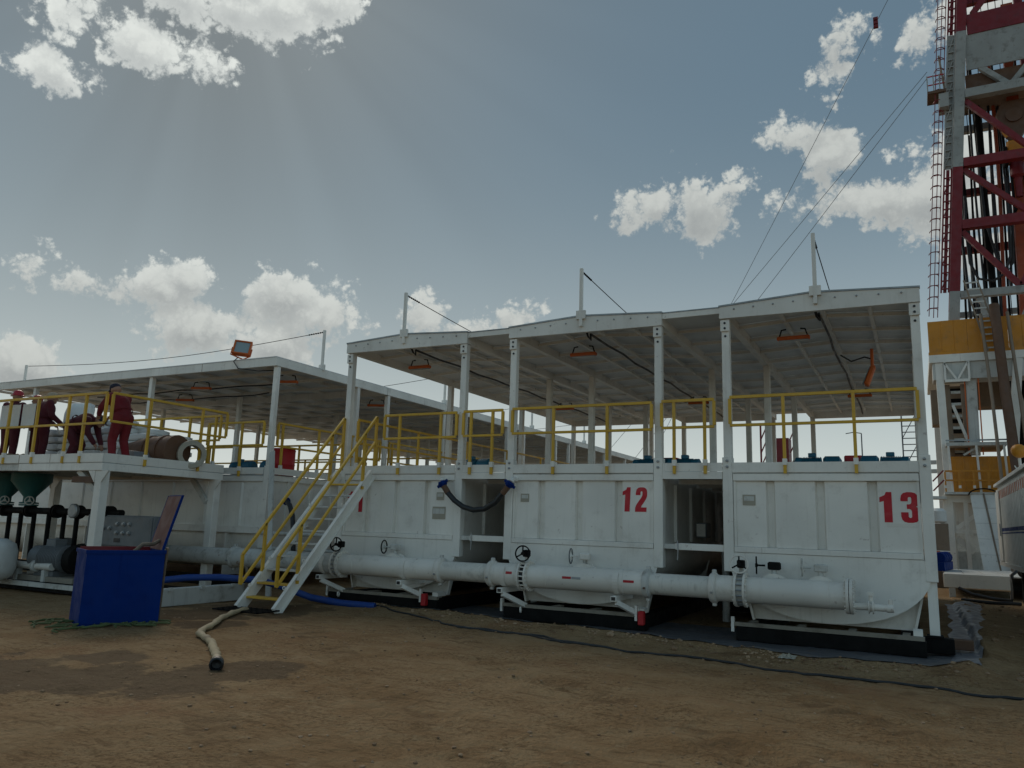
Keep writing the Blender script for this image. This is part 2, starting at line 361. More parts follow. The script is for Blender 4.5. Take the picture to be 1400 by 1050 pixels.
# ------------------------------------------------------------------ mesh builder
class MB:
    def __init__(s):
        s.v = []
        s.f = []

    def box(s, x0, x1, y0, y1, z0, z1):
        b = len(s.v)
        s.v += [(x0, y0, z0), (x1, y0, z0), (x1, y1, z0), (x0, y1, z0), (x0, y0, z1), (x1, y0, z1), (x1, y1, z1), (x0, y1, z1)]
        s.f += [tuple(b + i for i in q) for q in ((0, 3, 2, 1), (4, 5, 6, 7), (0, 1, 5, 4), (1, 2, 6, 5), (2, 3, 7, 6), (3, 0, 4, 7))]
        return s

    def beam(s, p0, p1, w, h=None, up=(0, 0, 1)):
        h = h or w
        p0, p1 = Vector(p0), Vector(p1)
        d = (p1 - p0).normalized()
        u = Vector(up)
        if abs(d.dot(u)) > 0.98:
            u = Vector((0, 1, 0))
        a = d.cross(u).normalized()
        c = a.cross(d).normalized()
        b = len(s.v)
        for p in (p0, p1):
            for (i, j) in ((-1, -1), (1, -1), (1, 1), (-1, 1)):
                s.v.append(tuple(p + a * (i * w / 2) + c * (j * h / 2)))
        s.f += [tuple(b + i for i in q) for q in ((0, 1, 2, 3), (7, 6, 5, 4), (0, 4, 5, 1), (1, 5, 6, 2), (2, 6, 7, 3), (3, 7, 4, 0))]
        return s

    def tube(s, pts, r, n=8, caps=True, closed=False, flat=1.0):
        pts = [Vector(p) for p in pts]
        m = len(pts)
        rs = r if isinstance(r, (list, tuple)) else [r] * m
        b = len(s.v)
        u = None
        for i, p in enumerate(pts):
            if closed:
                d = (pts[(i + 1) % m] - pts[i - 1]).normalized()
            else:
                d = (pts[min(i + 1, m - 1)] - pts[max(i - 1, 0)]).normalized()
            if u is None:
                u = Vector((0, 0, 1)) if abs(d.z) < 0.9 else Vector((1, 0, 0))
            a = d.cross(u).normalized()
            u = a.cross(d).normalized()
            for k in range(n):
                t = 2 * math.pi * k / n
                s.v.append(tuple(p + a * (math.cos(t) * rs[i]) + u * (math.sin(t) * rs[i] * flat)))
        for i in range(m if closed else m - 1):
            j = (i + 1) % m
            for k in range(n):
                l = (k + 1) % n
                s.f.append((b + i * n + k, b + i * n + l, b + j * n + l, b + j * n + k))
        if caps and not closed:
            s.f.append(tuple(b + k for k in reversed(range(n))))
            s.f.append(tuple(b + (m - 1) * n + k for k in range(n)))
        return s

    def lathe(s, prof, origin, axis, n=16):
        """prof: list of (radius, distance along axis)"""
        o, d = Vector(origin), Vector(axis).normalized()
        u = Vector((0, 0, 1)) if abs(d.z) < 0.9 else Vector((1, 0, 0))
        a = d.cross(u).normalized()
        u = a.cross(d).normalized()
        b = len(s.v)
        for (r, t) in prof:
            for k in range(n):
                q = 2 * math.pi * k / n
                s.v.append(tuple(o + d * t + a * (math.cos(q) * r) + u * (math.sin(q) * r)))
        for i in range(len(prof) - 1):
            for k in range(n):
                l = (k + 1) % n
                s.f.append((b + i * n + k, b + i * n + l, b + (i + 1) * n + l, b + (i + 1) * n + k))
        if prof[0][0] > 1e-4:
            s.f.append(tuple(b + k for k in reversed(range(n))))
        if prof[-1][0] > 1e-4:
            s.f.append(tuple(b + (len(prof) - 1) * n + k for k in range(n)))
        return s

    def torus(s, c, axis, r, t, n=24, k=6):
        d = Vector(axis).normalized()
        u = Vector((0, 0, 1)) if abs(d.z) < 0.9 else Vector((1, 0, 0))
        a = d.cross(u).normalized()
        u = a.cross(d).normalized()
        c = Vector(c)
        return s.tube([c + a * (math.cos(2 * math.pi * i / n) * r) + u * (math.sin(2 * math.pi * i / n) * r) for i in range(n)], t, k, closed=True)

    def prism(s, poly, fn, d0, d1):
        """poly: 2D outline; fn(a, b, d) -> point; extruded from d0 to d1"""
        b = len(s.v)
        n = len(poly)
        for d in (d0, d1):
            for p in poly:
                s.v.append(tuple(fn(p[0], p[1], d)))
        s.f.append(tuple(b + i for i in range(n)))
        s.f.append(tuple(b + n + i for i in reversed(range(n))))
        for i in range(n):
            j = (i + 1) % n
            s.f.append((b + i, b + n + i, b + n + j, b + j))
        return s

    def mesh(s, name, m, smooth=None, bevel=0):
        me = bpy.data.meshes.new(name)
        me.from_pydata([tuple(x) for x in s.v], [], s.f)
        bm = bmesh.new()
        bm.from_mesh(me)
        bmesh.ops.recalc_face_normals(bm, faces=bm.faces)
        if bevel:
            bmesh.ops.bevel(bm, geom=list(bm.edges), offset=bevel, segments=1, affect='EDGES')
        bm.to_mesh(me)
        bm.free()
        if smooth:
            me.polygons.foreach_set('use_smooth', [True] * len(me.polygons))
            me.set_sharp_from_angle(angle=R(smooth))
        me.materials.append(M[m] if isinstance(m, str) else m)
        me.update()
        return me

    def build(s, name, m, parent=None, smooth=None, bevel=0, **kw):
        return link(name, s.mesh(name, m, smooth, bevel), parent, **kw)


def link(name, me, parent=None, loc=None, rot=None, scale=None):
    o = bpy.data.objects.new(name, me)
    COL.objects.link(o)
    if loc:
        o.location = loc
    if rot:
        o.rotation_euler = rot
    if scale:
        o.scale = scale
    if parent:
        o.parent = parent
        if parent.type == 'EMPTY':
            o.matrix_parent_inverse = Matrix.Translation(-parent.location)
        elif parent.get('pl'):
            o.matrix_parent_inverse = Matrix.Identity(4)
    return o


def thing(name, label, cat, loc, group=None):
    o = bpy.data.objects.new(name, None)
    COL.objects.link(o)
    o.empty_display_size = 0.2
    o.location = loc
    return tag(o, label, cat, group)


PLACE = (('tanks 11 and 12', 'left tank 11 and middle tank 12'), ('tanks 12 and 13', 'middle tank 12 and right tank 13'), ('number 13', 'right-hand number 13'), ('number 12', 'middle number 12'),
         (' tank 13', ' right tank 13'), (' tank 12', ' middle tank 12'), (' tank 11', ' left tank 11'))


def tag(o, label, cat, group=None):
    if 'numbered' not in label:
        for a_, b_ in PLACE:
            if a_ in label and 'left tank 11' not in label and 'right tank 13' not in label and 'middle tank 12' not in label:
                label = label.replace(a_, b_)
    o['label'] = label
    o['category'] = cat
    if group:
        o['group'] = group
    return o


def dup(root, delta, label, group=None):
    r = root.copy()
    COL.objects.link(r)
    r.location = Vector(root.location) + Vector(delta)
    r['label'] = label
    if group:
        r['group'] = group

    def rec(a, b):
        for ch in [c for c in bpy.data.objects if c.parent == a]:
            c = ch.copy()
            COL.objects.link(c)
            c.parent = b
            rec(ch, c)
    rec(root, r)
    return r


# ------------------------------------------------------------------ ground
def segd(x, y, pts):
    best = 1e9
    for i in range(len(pts) - 1):
        ax, ay = pts[i]
        bx, by = pts[i + 1]
        t = max(0, min(1, ((x - ax) * (bx - ax) + (y - ay) * (by - ay)) / ((bx - ax) ** 2 + (by - ay) ** 2)))
        dx, dy = x - ax - t * (bx - ax), y - ay - t * (by - ay)
        best = min(best, dx * dx + dy * dy)
    return math.sqrt(best)


BERM = [(-9.6, 12.75), (-8.97, 12.5), (-7.15, 12.1), (-6.13, 11.85), (-4.84, 11.8), (-3.58, 11.62), (-2.45, 11.42), (-1.45, 11.25), (-0.57, 11.2), (0.45, 11.2)]
BERM2 = [(0.45, 11.2), (0.72, 12.2), (0.80, 15.0), (0.85, 19.0), (0.9, 23.0)]
N3 = lambda x, y, z: noise.noise(Vector((x, y, z)))


def gz(x, y):
    r = math.hypot(x, y)
    h = 0.05 * N3(x * 0.25, y * 0.25, 3.3) * min(1, r / 4)
    if r < 45:
        k = max(0, 1 - r / 45)
        h += k * (0.040 * N3(x * 1.1, y * 1.1, 1.0) + 0.022 * abs(N3(x * 3.1, y * 3.1, 5.0)) + 0.012 * N3(x * 6.5, y * 6.5, 7.0) + 0.006 * N3(x * 13, y * 13, 2.0))
        # tyre tracks pressed into the soil, running across the foreground
        w = x * 0.62 + y * 0.78 + 0.5 * N3(x * 0.3, y * 0.3, 9)
        for (c, wd) in ((4.2, 0.24), (5.9, 0.22), (2.2, 0.25)):
            q = abs(w - c)
            if q < wd and y < 9:
                s = x * 0.78 - y * 0.62
                k2 = max(0.0, min(1.0, 0.55 + 1.3 * N3(x * 0.6, y * 0.6, 2)))
                h += k2 * (-0.028 * (1 - (q / wd) ** 4) + 0.040 * max(0, math.sin(s * 15 + abs(w - c) * 14)) * (1 - q / wd))
            elif q < wd * 1.5 and y < 9:
                h += 0.010 * (1 - (q / wd - 1) * 2)
    if -9.8 < x < 1.6 and 10 < y < 24:
        d = segd(x, y, BERM)
        if d < 0.55:
            h += 0.085 * (1 - d / 0.55) ** 1.4 * (1 + 0.5 * N3(x * 2.2, y * 2.2, 4))
        d = segd(x, y, BERM2)
        if d < 0.75:
            h += 0.11 * (1 - d / 0.75) ** 1.5 * (1 + 0.4 * N3(x * 1.2, y * 1.2, 4))
    if -13.6 < x < 0.7 and 11.9 < y < 27:
        h = min(h, 0.0) if y > 12.6 else h
    if x > 0.9 and y > 10:
        h += 0.05 * abs(N3(x * 1.7, y * 1.7, 6)) * max(0, 1 - abs(y - 15) / 12)
    return h


def axis(a, b, step, far, k=1.22):
    out = []
    p = a
    s = step
    while p > -far:
        s *= k
        p -= s
        out.append(p)
    out.reverse()
    n = int(round((b - a) / step))
    out += [a + (b - a) * i / n for i in range(n + 1)]
    p = b
    s = step
    while p < far:
        s *= k
        p += s
        out.append(p)
    return out


xs = axis(-13.0, 2.6, 0.05, 900)
ys = axis(2.6, 13.2, 0.05, 900)
gv = [(x, y, gz(x, y)) for y in ys for x in xs]
nx = len(xs)
gf = [(j * nx + i, j * nx + i + 1, (j + 1) * nx + i + 1, (j + 1) * nx + i) for j in range(len(ys) - 1) for i in range(nx - 1)]
me = bpy.data.meshes.new('ground')
me.from_pydata(gv, [], gf)
me.polygons.foreach_set('use_smooth', [True] * len(me.polygons))
me.materials.append(M['dirt'])
ground = link('ground', me)
ground['kind'] = 'structure'


# ------------------------------------------------------------------ mud tanks 11, 12, 13
Y0, YB = 13.0, 25.6
TW = 3.04
DECK = 2.60
TOE = 2.77
RB, RT, RA = 5.20, 5.42, 5.51        # canopy: underside of beam, eaves, ridge
GAP = 0.003


def digit_strokes(ch):
    """thick outlines in a unit box, condensed heavy digits"""
    if ch == '1':
        return [[(0.30, 0), (0.68, 0), (0.68, 1), (0.42, 1), (0.36, 0.90), (0.10, 0.82), (0.10, 0.66), (0.30, 0.70)]]

    top = [(0.08, 0.78), (0.12, 0.90), (0.22, 0.97), (0.38, 1.0), (0.60, 1.0), (0.76, 0.97), (0.87, 0.90), (0.91, 0.80), (0.91, 0.66)]
    if ch == '2':
        return [[(0.08, 0.68)] + top + [(0.86, 0.54), (0.72, 0.40), (0.55, 0.26), (0.50, 0.18), (0.91, 0.18), (0.91, 0), (0.08, 0), (0.08, 0.16), (0.14, 0.27), (0.30, 0.42), (0.50, 0.58), (0.57, 0.68), (0.57, 0.79), (0.54, 0.84), (0.46, 0.84), (0.42, 0.80), (0.42, 0.68)]]
    return [[(0.08, 0.70)] + top + [(0.87, 0.57), (0.78, 0.525), (0.88, 0.48), (0.93, 0.38), (0.93, 0.22), (0.89, 0.10), (0.78, 0.03), (0.60, 0), (0.38, 0), (0.22, 0.03), (0.12, 0.10), (0.08, 0.20), (0.08, 0.34),
             (0.42, 0.34), (0.42, 0.20), (0.46, 0.16), (0.54, 0.16), (0.58, 0.20), (0.58, 0.38), (0.55, 0.43), (0.48, 0.45), (0.36, 0.45), (0.36, 0.60), (0.48, 0.60), (0.55, 0.62), (0.58, 0.67), (0.58, 0.80), (0.55, 0.84), (0.46, 0.84), (0.42, 0.80), (0.42, 0.70)]]


def number(text, x, z, w, h, y, parent, lean=0.0):
    for i, ch in enumerate(text):
        b = MB()
        for k, poly in enumerate(digit_strokes(ch)):
            b.prism(poly, lambda u, v, d, i=i: (x + (i + u) * w + lean * v, d, z + v * h), y - 0.003 - 0.0002 * k, y - 0.001)
        b.build('number_digit', 'number', parent)


def u_profile(x0, x1, ztop, zs, zb, n=22):
    """tank cross-section: straight sides down to zs, then a round belly to zb"""
    xc, a = (x0 + x1) / 2, (x1 - x0) / 2
    p = [(x0, ztop)]
    for i in range(n + 1):
        t = math.pi * i / n
        ex = 0.97
        c, sn = math.cos(t), math.sin(t)
        p.append((xc - a * math.copysign(abs(c) ** ex, c), zs - (zs - zb) * abs(sn) ** ex))
    p.append((x1, ztop))
    return p


XZ = lambda a, b, d: (a, d, b)
YZ = lambda a, b, d: (d, a, b)


def roof_panels(parent, x0, x1, y0, y1, n, zl, zr, name='roof_panel', lip=0.03):
    """thin sheets laid side by side, sloping from zl at x0 to zr at x1"""
    st = (y1 - y0) / n
    b = MB()
    th = 0.02
    prof = [(x0, zl), (x1, zr), (x1, zr + th), (x0, zl + th)]
    b.prism(prof, XZ, -st / 2 + 0.006, st / 2 - 0.006)
    b.prism([(x0, zl - lip), (x1, zr - lip), (x1, zr - 0.001), (x0, zl - 0.001)], XZ, -st / 2 + 0.006, -st / 2 + 0.026)
    me = b.mesh(name, 'roof')
    for i in range(n):
        link(name, me, parent, loc=(0, y0 + st * (i + 0.5), 0))


def mud_tank(x0, num, label):
    x1 = x0 + TW
    xc = (x0 + x1) / 2
    t = thing('mud_tank', label, 'tank', (xc, Y0, 0), 'numbered mud tanks in the front row')
    # round-bellied shell and its flat end plate
    MB().prism(u_profile(x0 + 0.17, x1 - 0.15, 1.33, 1.14, 0.40), XZ, Y0 + 0.10, YB).build('tank_shell', 'white', t, 30)
    ep = MB().prism(u_profile(x0 + 0.10, x1 - 0.08, 1.325, 1.16, 0.33), XZ, Y0 + 0.012, Y0 + 0.05).build('end_plate', 'white', t, 30)
    # saddles and skid
    for yy in (Y0 + 0.26, 17.0, 21.2, 25.2):
        MB().prism([(x0 + 0.42, 0.30), (x1 - 0.34, 0.30), (x1 - 0.16, 1.02), (x0 + 0.24, 1.02)], XZ, yy, yy + 0.03).build('saddle_plate', 'white', t)
        for sx, xx, xt in ((-1, x0 + 0.42, x0 + 0.24), (1, x1 - 0.34, x1 - 0.16)):
            MB().beam((xx, yy - 0.05, 0.285), (xt, yy - 0.05, 1.05), 0.10, 0.035, (1, 0, 0)).build('saddle_stiffener', 'white', t)
    sk = MB()
    sk.box(x0 + 0.25, x1 - 0.20, 12.62, 12.86, 0.015, 0.225)
    sk.build('skid_cross_beam', 'blackmetal', t, bevel=0.01)
    for xx in (x0 + 0.45, x1 - 0.42):
        MB().box(xx - 0.12, xx + 0.12, 12.864, YB, 0.015, 0.225).build('skid_runner', 'blackmetal', t)
    fr = MB()
    fr.box(x0 + 0.22, x1 - 0.22, 12.63, 12.72, 0.23, 0.285)
    for k in range(4):
        xx = x0 + 0.45 + k * (TW - 0.9) / 3
        fr.box(xx - 0.05, xx + 0.05, 12.722, 13.10, 0.23, 0.283)
    fr.build('skid_frame', 'grime', t)
    MB().box(x0 + 0.17, x0 + 0.215, 12.64, 12.71, 0.14, 0.36).build('skid_lug', 'white', t)
    MB().box(x1 - 0.36, x1 - 0.24, 12.70, 12.98, 0.287, 0.36).build('skid_foot', 'white', t)
    # box wall on top of the shell: frame, recessed sheet, pressed ribs
    wl = MB().box(x0 + 0.165, x1 - 0.165, Y0 + 0.125, Y0 + 0.145, 1.42, 2.47).build('front_wall', 'white', t)
    MB().box(x0 + 0.168, x1 - 0.168, Y0 + 0.004, Y0 + 0.10, 2.472, 2.585).build('wall_top_beam', 'white', wl, bevel=0.006)
    MB().box(x0 + 0.168, x1 - 0.168, Y0 + 0.0, Y0 + 0.10, 1.33, 1.418).build('wall_bottom_beam', 'white', wl, bevel=0.006)
    ed = [x0 + 0.209] + [x0 + fx * TW for fx in (0.245, 0.49, 0.735)] + [x1 - 0.209]
    for k in range(4):
        xa = ed[k] + (0.05 if k else 0.0)
        xb = ed[k + 1] - (0.05 if k < 3 else 0.0)
        MB().prism([(xa, Y0 + 0.1245), (xa + (0.022 if k else 0), Y0 + 0.05), (xb - (0.022 if k < 3 else 0), Y0 + 0.05), (xb, Y0 + 0.1245)], lambda p, q, d: (p, q, d), 1.422, 2.468).build('wall_sheet', 'white', wl)
    for xx in (x0 + 0.168, x1 - 0.208):
        MB().box(xx, xx + 0.04, Y0 + 0.03, Y0 + 0.124, 1.42, 2.47).build('wall_edge_strip', 'white', wl)
    # corner columns with pinned sockets for the canopy posts
    for xx in (x0, x1 - 0.16):
        MB().box(xx, xx + 0.16, Y0, Y0 + 0.16, 1.02, 2.86).build('corner_post', 'white', t, bevel=0.008)
        for zz in (2.70, 2.80):
            MB().lathe([(0.022, 0), (0.022, 0.022), (0.012, 0.03)], (xx + 0.08, Y0, zz), (0, -1, 0), 8).build('pin', 'steel', t)
    # side walls
    for s, xx in ((-1, x0 + 0.10), (1, x1 - 0.12)):
        sw = MB().box(xx, xx + 0.02, Y0 + 0.162, YB, 1.34, 2.58).build('side_wall', 'white', t)
        rb = MB()
        rb.prism([(-0.06, 0), (-0.025, s * 0.045), (0.025, s * 0.045), (0.06, 0)], lambda a, b, d: (b, a, d), 1.44, 2.46)
        me = rb.mesh('pressed_rib', 'white')
        for k in range(11):
            link('pressed_rib', me, sw, loc=(xx + (0.021 if s > 0 else -0.001), Y0 + 1.1 + k * 1.08, 0))
        MB().box(xx - 0.045 if s < 0 else xx + 0.022, xx - 0.003 if s < 0 else xx + 0.066, Y0 + 0.163, YB, 1.33, 1.42).build('side_rail', 'white', sw)
    # deck and toe board
    MB().box(x0 + 0.12, x1 - 0.12, Y0 + 0.03, YB, DECK - 0.012, DECK + 0.03).build('deck', 'deck', t)
    MB().box(x0 + 0.162, x1 - 0.162, Y0 - 0.004, Y0 + 0.008, DECK + 0.006, TOE).build('toe_board', 'white', t)
    # canopy
    fb = MB().prism([(x0, RB + 0.02), (x1, RB), (x1, RT), (xc, RA), (x0, RT)], XZ, Y0 - 0.03, Y0 + 0.05).build('canopy_front_beam', 'white', t)
    for k in range(9):
        xx = x0 + 0.25 + k * (TW - 0.5) / 8
        MB().lathe([(0.016, 0), (0.016, 0.012), (0.008, 0.016)], (xx, Y0 - 0.03, RT - 0.06 + 0.05 * (1 - abs(xx - xc) / TW * 2)), (0, -1, 0), 6).build('bolt', 'steel', fb)
    MB().prism([(x0 - 0.01, RT + 0.002), (xc, RA + 0.002), (x1 + 0.01, RT + 0.002), (x1 + 0.01, RT + 0.03), (xc, RA + 0.03), (x0 - 0.01, RT + 0.03)], XZ, Y0 - 0.045, Y0 + 0.07).build('roof_edge_strip', 'steel', fb)
    cb = MB().prism([(x0, RB), (x1, RB), (x1, RT), (xc, RA), (x0, RT)], XZ, YB - 0.03, YB + 0.05).build('canopy_rear_beam', 'white', t)
    for xx in (x0 + 0.01, x1 - 0.13):
        MB().box(xx, xx + 0.12, Y0 + 0.052, YB - 0.032, RB + 0.02, RT - 0.04).build('canopy_side_beam', 'white', t)
    for fx, dz in ((0.30, 0.05), (0.52, 0.08), (0.76, 0.045)):
        MB().box(x0 + fx * TW - 0.03, x0 + fx * TW + 0.03, Y0 + 0.052, YB - 0.032, RT - 0.11 + dz - 0.02, RT - 0.06 + dz - 0.02).build('canopy_stringer', 'white', t)
    for i in range(11):
        yy = Y0 + 1.05 * (i + 1)
        MB().beam((x0 + 0.132, yy, RT - 0.115), (xc, yy, RA - 0.115), 0.045, 0.05).beam((xc, yy, RA - 0.115), (x1 - 0.132, yy, RT - 0.115), 0.045, 0.05).build('purlin', 'white', t)
    roof_panels(t, x0, xc - 0.004, Y0 + 0.07, YB, 12, RT - 0.045, RA - 0.045)
    roof_panels(t, xc + 0.004, x1, Y0 + 0.07, YB, 12, RA - 0.045, RT - 0.045)
    for yy in (Y0 + 0.03, 17.1, 21.3, YB - 0.16):
        for xx in (x0 + 0.02, x1 - 0.15):
            z0 = 2.862 if yy < 14 else DECK + 0.03
            p = MB().box(xx, xx + 0.13, yy, yy + 0.13, z0, RB + (0.018 if xx < xc and yy < 14 else -0.002 if yy < 14 else 0.018)).build('canopy_post', 'white', t, bevel=0.008)
            if yy < 14:
                MB().box(xx - 0.012, xx + 0.142, yy - 0.036, yy - 0.002, RB - 0.20, RB - 0.003).build('post_bracket', 'white', p, bevel=0.006)
                for zz in (RB - 0.15, RB - 0.06, RB - 0.28):
                    MB().lathe([(0.02, 0), (0.02, 0.012)], (xx + 0.065, yy - (0.036 if zz > RB - 0.2 else 0.0), zz), (0, -1, 0), 8).build('pin', 'black', p)
    return t


XS = {13: -2.83, 12: -6.88, 11: -10.87}
tk = {}
for num, lab in ((13, 'white mud tank numbered 13 at the right end of the front row'),
                 (12, 'white mud tank numbered 12 between tanks 11 and 13'),
                 (11, 'white mud tank numbered 11 behind the stair')):
    tk[num] = mud_tank(XS[num], num, lab)
number('13', -0.535, 1.86, 0.29, 0.45, Y0 + 0.049, tk[13])
number('12', -4.61, 1.94, 0.245, 0.42, Y0 + 0.049, tk[12], 0.02)
number('11', -10.66, 1.82, 0.25, 0.42, Y0 + 0.049, tk[11])
MB().box(-0.42, -0.02, Y0 + 0.0465, Y0 + 0.0495, 1.79, 1.845).build('paint_patch', 'white_pipe', tk[13])
# name plates
for num, x, z, w, h in ((13, -2.52, 2.08, 0.20, 0.17), (12, -6.56, 2.08, 0.17, 0.15), (11, -8.42, 2.09, 0.17, 0.15), (11, -8.50, 1.72, 0.30, 0.24)):
    pl = MB().box(x, x + w, Y0 + 0.040, Y0 + 0.0495, z, z + h).build('name_plate', 'plate', tk[num])
    MB().box(x + 0.02, x + w - 0.02, Y0 + 0.036, Y0 + 0.0395, z + h * 0.42, z + h * 0.85).build('engraved_field', 'white_dirty', pl)
# the right-hand leg under tank 13
MB().beam((0.125, 13.10, 0.28), (0.125, 13.10, 1.018), 0.13, 0.11, (0, 1, 0)).build('prop_leg', 'white', tk[13])
MB().box(0.02, 0.23, 12.98, 13.22, 0.25, 0.278).build('prop_foot', 'blackmetal', tk[13])

# walkway bridges with their own strip of roof between the tanks
for xa, xb, lab in ((XS[12] + TW, XS[13], 'narrow roofed walkway bridge between tanks 12 and 13'), (XS[11] + TW, XS[12], 'narrow roofed walkway bridge between tanks 11 and 12')):
    a, b = xa + GAP, xb - GAP
    t = thing('walkway_bridge', lab, 'walkway', ((a + b) / 2, Y0, 0), 'walkway bridges between front tanks')
    MB().box(a, b, Y0 + 0.03, YB, DECK - 0.05, DECK + 0.02).build('deck', 'deck', t)
    MB().box(a, b, Y0 - 0.004, Y0 + 0.008, DECK + 0.025, TOE).build('toe_board', 'white', t)
    MB().box(a, b, Y0 - 0.02, Y0 + 0.025, DECK - 0.10, DECK + 0.02).build('deck_beam', 'white', t)
    for k in range(9):
        MB().box(a, b, Y0 + 1.0 + k * 1.3, Y0 + 1.08 + k * 1.3, DECK - 0.13, DECK - 0.052).build('deck_joist', 'white', t)
    MB().box(a, b, Y0 + 0.0, Y0 + 0.04, RT - 0.10, RT - 0.004).build('canopy_edge_beam', 'white', t)
    MB().box(a, b, Y0 - 0.01, Y0 + 0.045, RT, RT + 0.018).build('roof_edge_strip', 'steel', t)
    roof_panels(t, a, b, Y0 + 0.05, YB, 12, RT - 0.04, RT - 0.04)
    for k in range(11):
        MB().box(a, b, Y0 + 1.05 * (k + 1) - 0.02, Y0 + 1.05 * (k + 1) + 0.025, RT - 0.12, RT - 0.072).build('purlin', 'white', t)
    t2 = thing('spacer_bar', 'white spacer bar low in the gap ' + lab.split('bridge ')[1], 'bar', ((a + b) / 2, Y0 + 0.1, 1.34), 'spacer bars in the gaps')
    MB().box(a, a + 0.30, Y0 + 0.05, Y0 + 0.13, 1.34, 1.42).build('sleeve', 'white_dirty', t2)
    MB().box(a + 0.20, b, Y0 + 0.036, Y0 + 0.145, 1.325, 1.435).build('bar', 'white', t2, bevel=0.006)
    MB().tube([(a + 0.24, Y0 + 0.02, 1.47), (a + 0.25, Y0 + 0.015, 1.30), (a + 0.24, Y0 + 0.02, 1.16)], 0.012, 6).build('pin_chain', 'steel', t2)
    tb = thing('junction_box', 'small pale junction box on the tank wall ' + lab.split('bridge ')[1], 'box', (a + 0.1, Y0 + 2.6, 1.5))
    MB().box(a - 0.05, a + 0.16, Y0 + 2.4, Y0 + 2.75, 1.52, 1.80).build('casing', 'grey', tb, bevel=0.01)
    MB().box(a - 0.03, a + 0.14, Y0 + 2.383, Y0 + 2.397, 1.54, 1.78).build('cover', 'white', tb)


for xa, lab in ((XS[12] + TW, 'added dark pump with pipe column, darkening the gap left of right tank 13'), (XS[11] + TW, 'added dark pump with pipe column, darkening the gap left of middle tank 12')):
    t = thing('added_gap_pump', lab, 'pump', (xa + 0.55, 16.2, 0.0), 'added dark pumps in the tank gaps')  # dark equipment added to make the gaps between the tanks read black
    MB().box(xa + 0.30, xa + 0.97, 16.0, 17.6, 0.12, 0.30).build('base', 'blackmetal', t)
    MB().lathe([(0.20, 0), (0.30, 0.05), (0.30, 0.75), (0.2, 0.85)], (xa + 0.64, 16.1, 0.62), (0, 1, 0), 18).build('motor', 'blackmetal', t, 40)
    MB().box(xa + 0.42, xa + 0.96, 16.5, 17.5, 0.302, 2.40).build('dark_blocking_box', 'blackmetal', t, bevel=0.03)  # plain dark box that blocks the back of the gap
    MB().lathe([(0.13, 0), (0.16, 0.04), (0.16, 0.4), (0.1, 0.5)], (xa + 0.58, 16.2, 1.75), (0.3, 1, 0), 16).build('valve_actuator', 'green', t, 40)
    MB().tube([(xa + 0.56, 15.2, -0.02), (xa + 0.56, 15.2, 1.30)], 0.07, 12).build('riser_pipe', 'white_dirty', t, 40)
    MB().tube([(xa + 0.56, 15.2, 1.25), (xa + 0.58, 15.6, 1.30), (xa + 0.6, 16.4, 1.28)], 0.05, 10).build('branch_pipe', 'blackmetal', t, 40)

# ------------------------------------------------------------------ yellow guard rails
def guard_rail(label, p0, p1, zt, zm, posts, z0, stiles=True, out=None, w=0.05, group='yellow guard rails', m='yellow'):
    """rail between p0 and p1 (x, y); posts: fractions of posts that reach the deck edge"""
    p0, p1 = Vector((*p0, 0)), Vector((*p1, 0))
    t = thing('guard_rail', label, 'railing', ((p0 + p1) / 2) + Vector((0, 0, z0)), group)
    Z = Vector((0, 0, 1))
    MB().beam(p0 + Z * zt, p1 + Z * zt, w, w).build('top_rail', m, t, bevel=0.004)
    MB().beam(p0 + Z * zm, p1 + Z * zm, w * 0.9, w * 0.9).build('middle_rail', m, t, bevel=0.004)
    h = w / 2
    if stiles:
        for p in (p0, p1):
            MB().beam(p + Z * (zm + h), p + Z * (zt - h), w * 0.96, w * 0.96).build('end_stile', m, t)
    for fr in posts:
        q = p0.lerp(p1, fr)
        MB().beam(q + Z * (zm + h), q + Z * (zt - h), w * 0.97).build('upper_post', m, t)
        MB().beam(q + Z * z0, q + Z * (zm - h), w * 0.94).build('post', m, t)
        MB().beam(q + Z * (z0 + 0.135), q + Z * (z0 + 0.235), w * 1.35).build('socket', 'white', t)
    return t


guard_rail('yellow guard rail on the deck edge above number 13', (-2.68, 12.96), (0.09, 12.96), 3.85, 3.38, (0.305, 0.68), 2.585)
guard_rail('yellow guard rail on the deck edge above number 12', (-6.74, 12.96), (-4.02, 12.96), 3.82, 3.35, (0.315, 0.70), 2.585)
guard_rail('short yellow guard rail on the bridge between tanks 12 and 13', (-3.84, 12.96), (-2.94, 12.96), 3.83, 3.37, (0.24, 0.82), 2.585)
guard_rail('short yellow guard rail on the bridge between tanks 11 and 12', (-7.82, 12.96), (-6.95, 12.96), 3.81, 3.33, (0.2, 0.75), 2.585)
guard_rail('yellow guard rail on tank 11 deck right of the stair top', (-9.72, 12.96), (-7.98, 12.96), 3.80, 3.32, (0.22, 0.79), 2.585)
for num in (11, 12, 13):
    x = XS[num]
    guard_rail('yellow guard rail at the far end of tank %d deck' % num, (x + 0.2, YB - 0.1), (x + TW - 0.2, YB - 0.1), 3.8, 3.3, (0.1, 0.5, 0.9), 2.632)
guard_rail('long yellow guard rail along the aisle side of tank 11', (-10.72, 13.35), (-10.72, 25.0), 3.8, 3.3, (0.0, 0.2, 0.4, 0.6, 0.8, 1.0), 2.632)


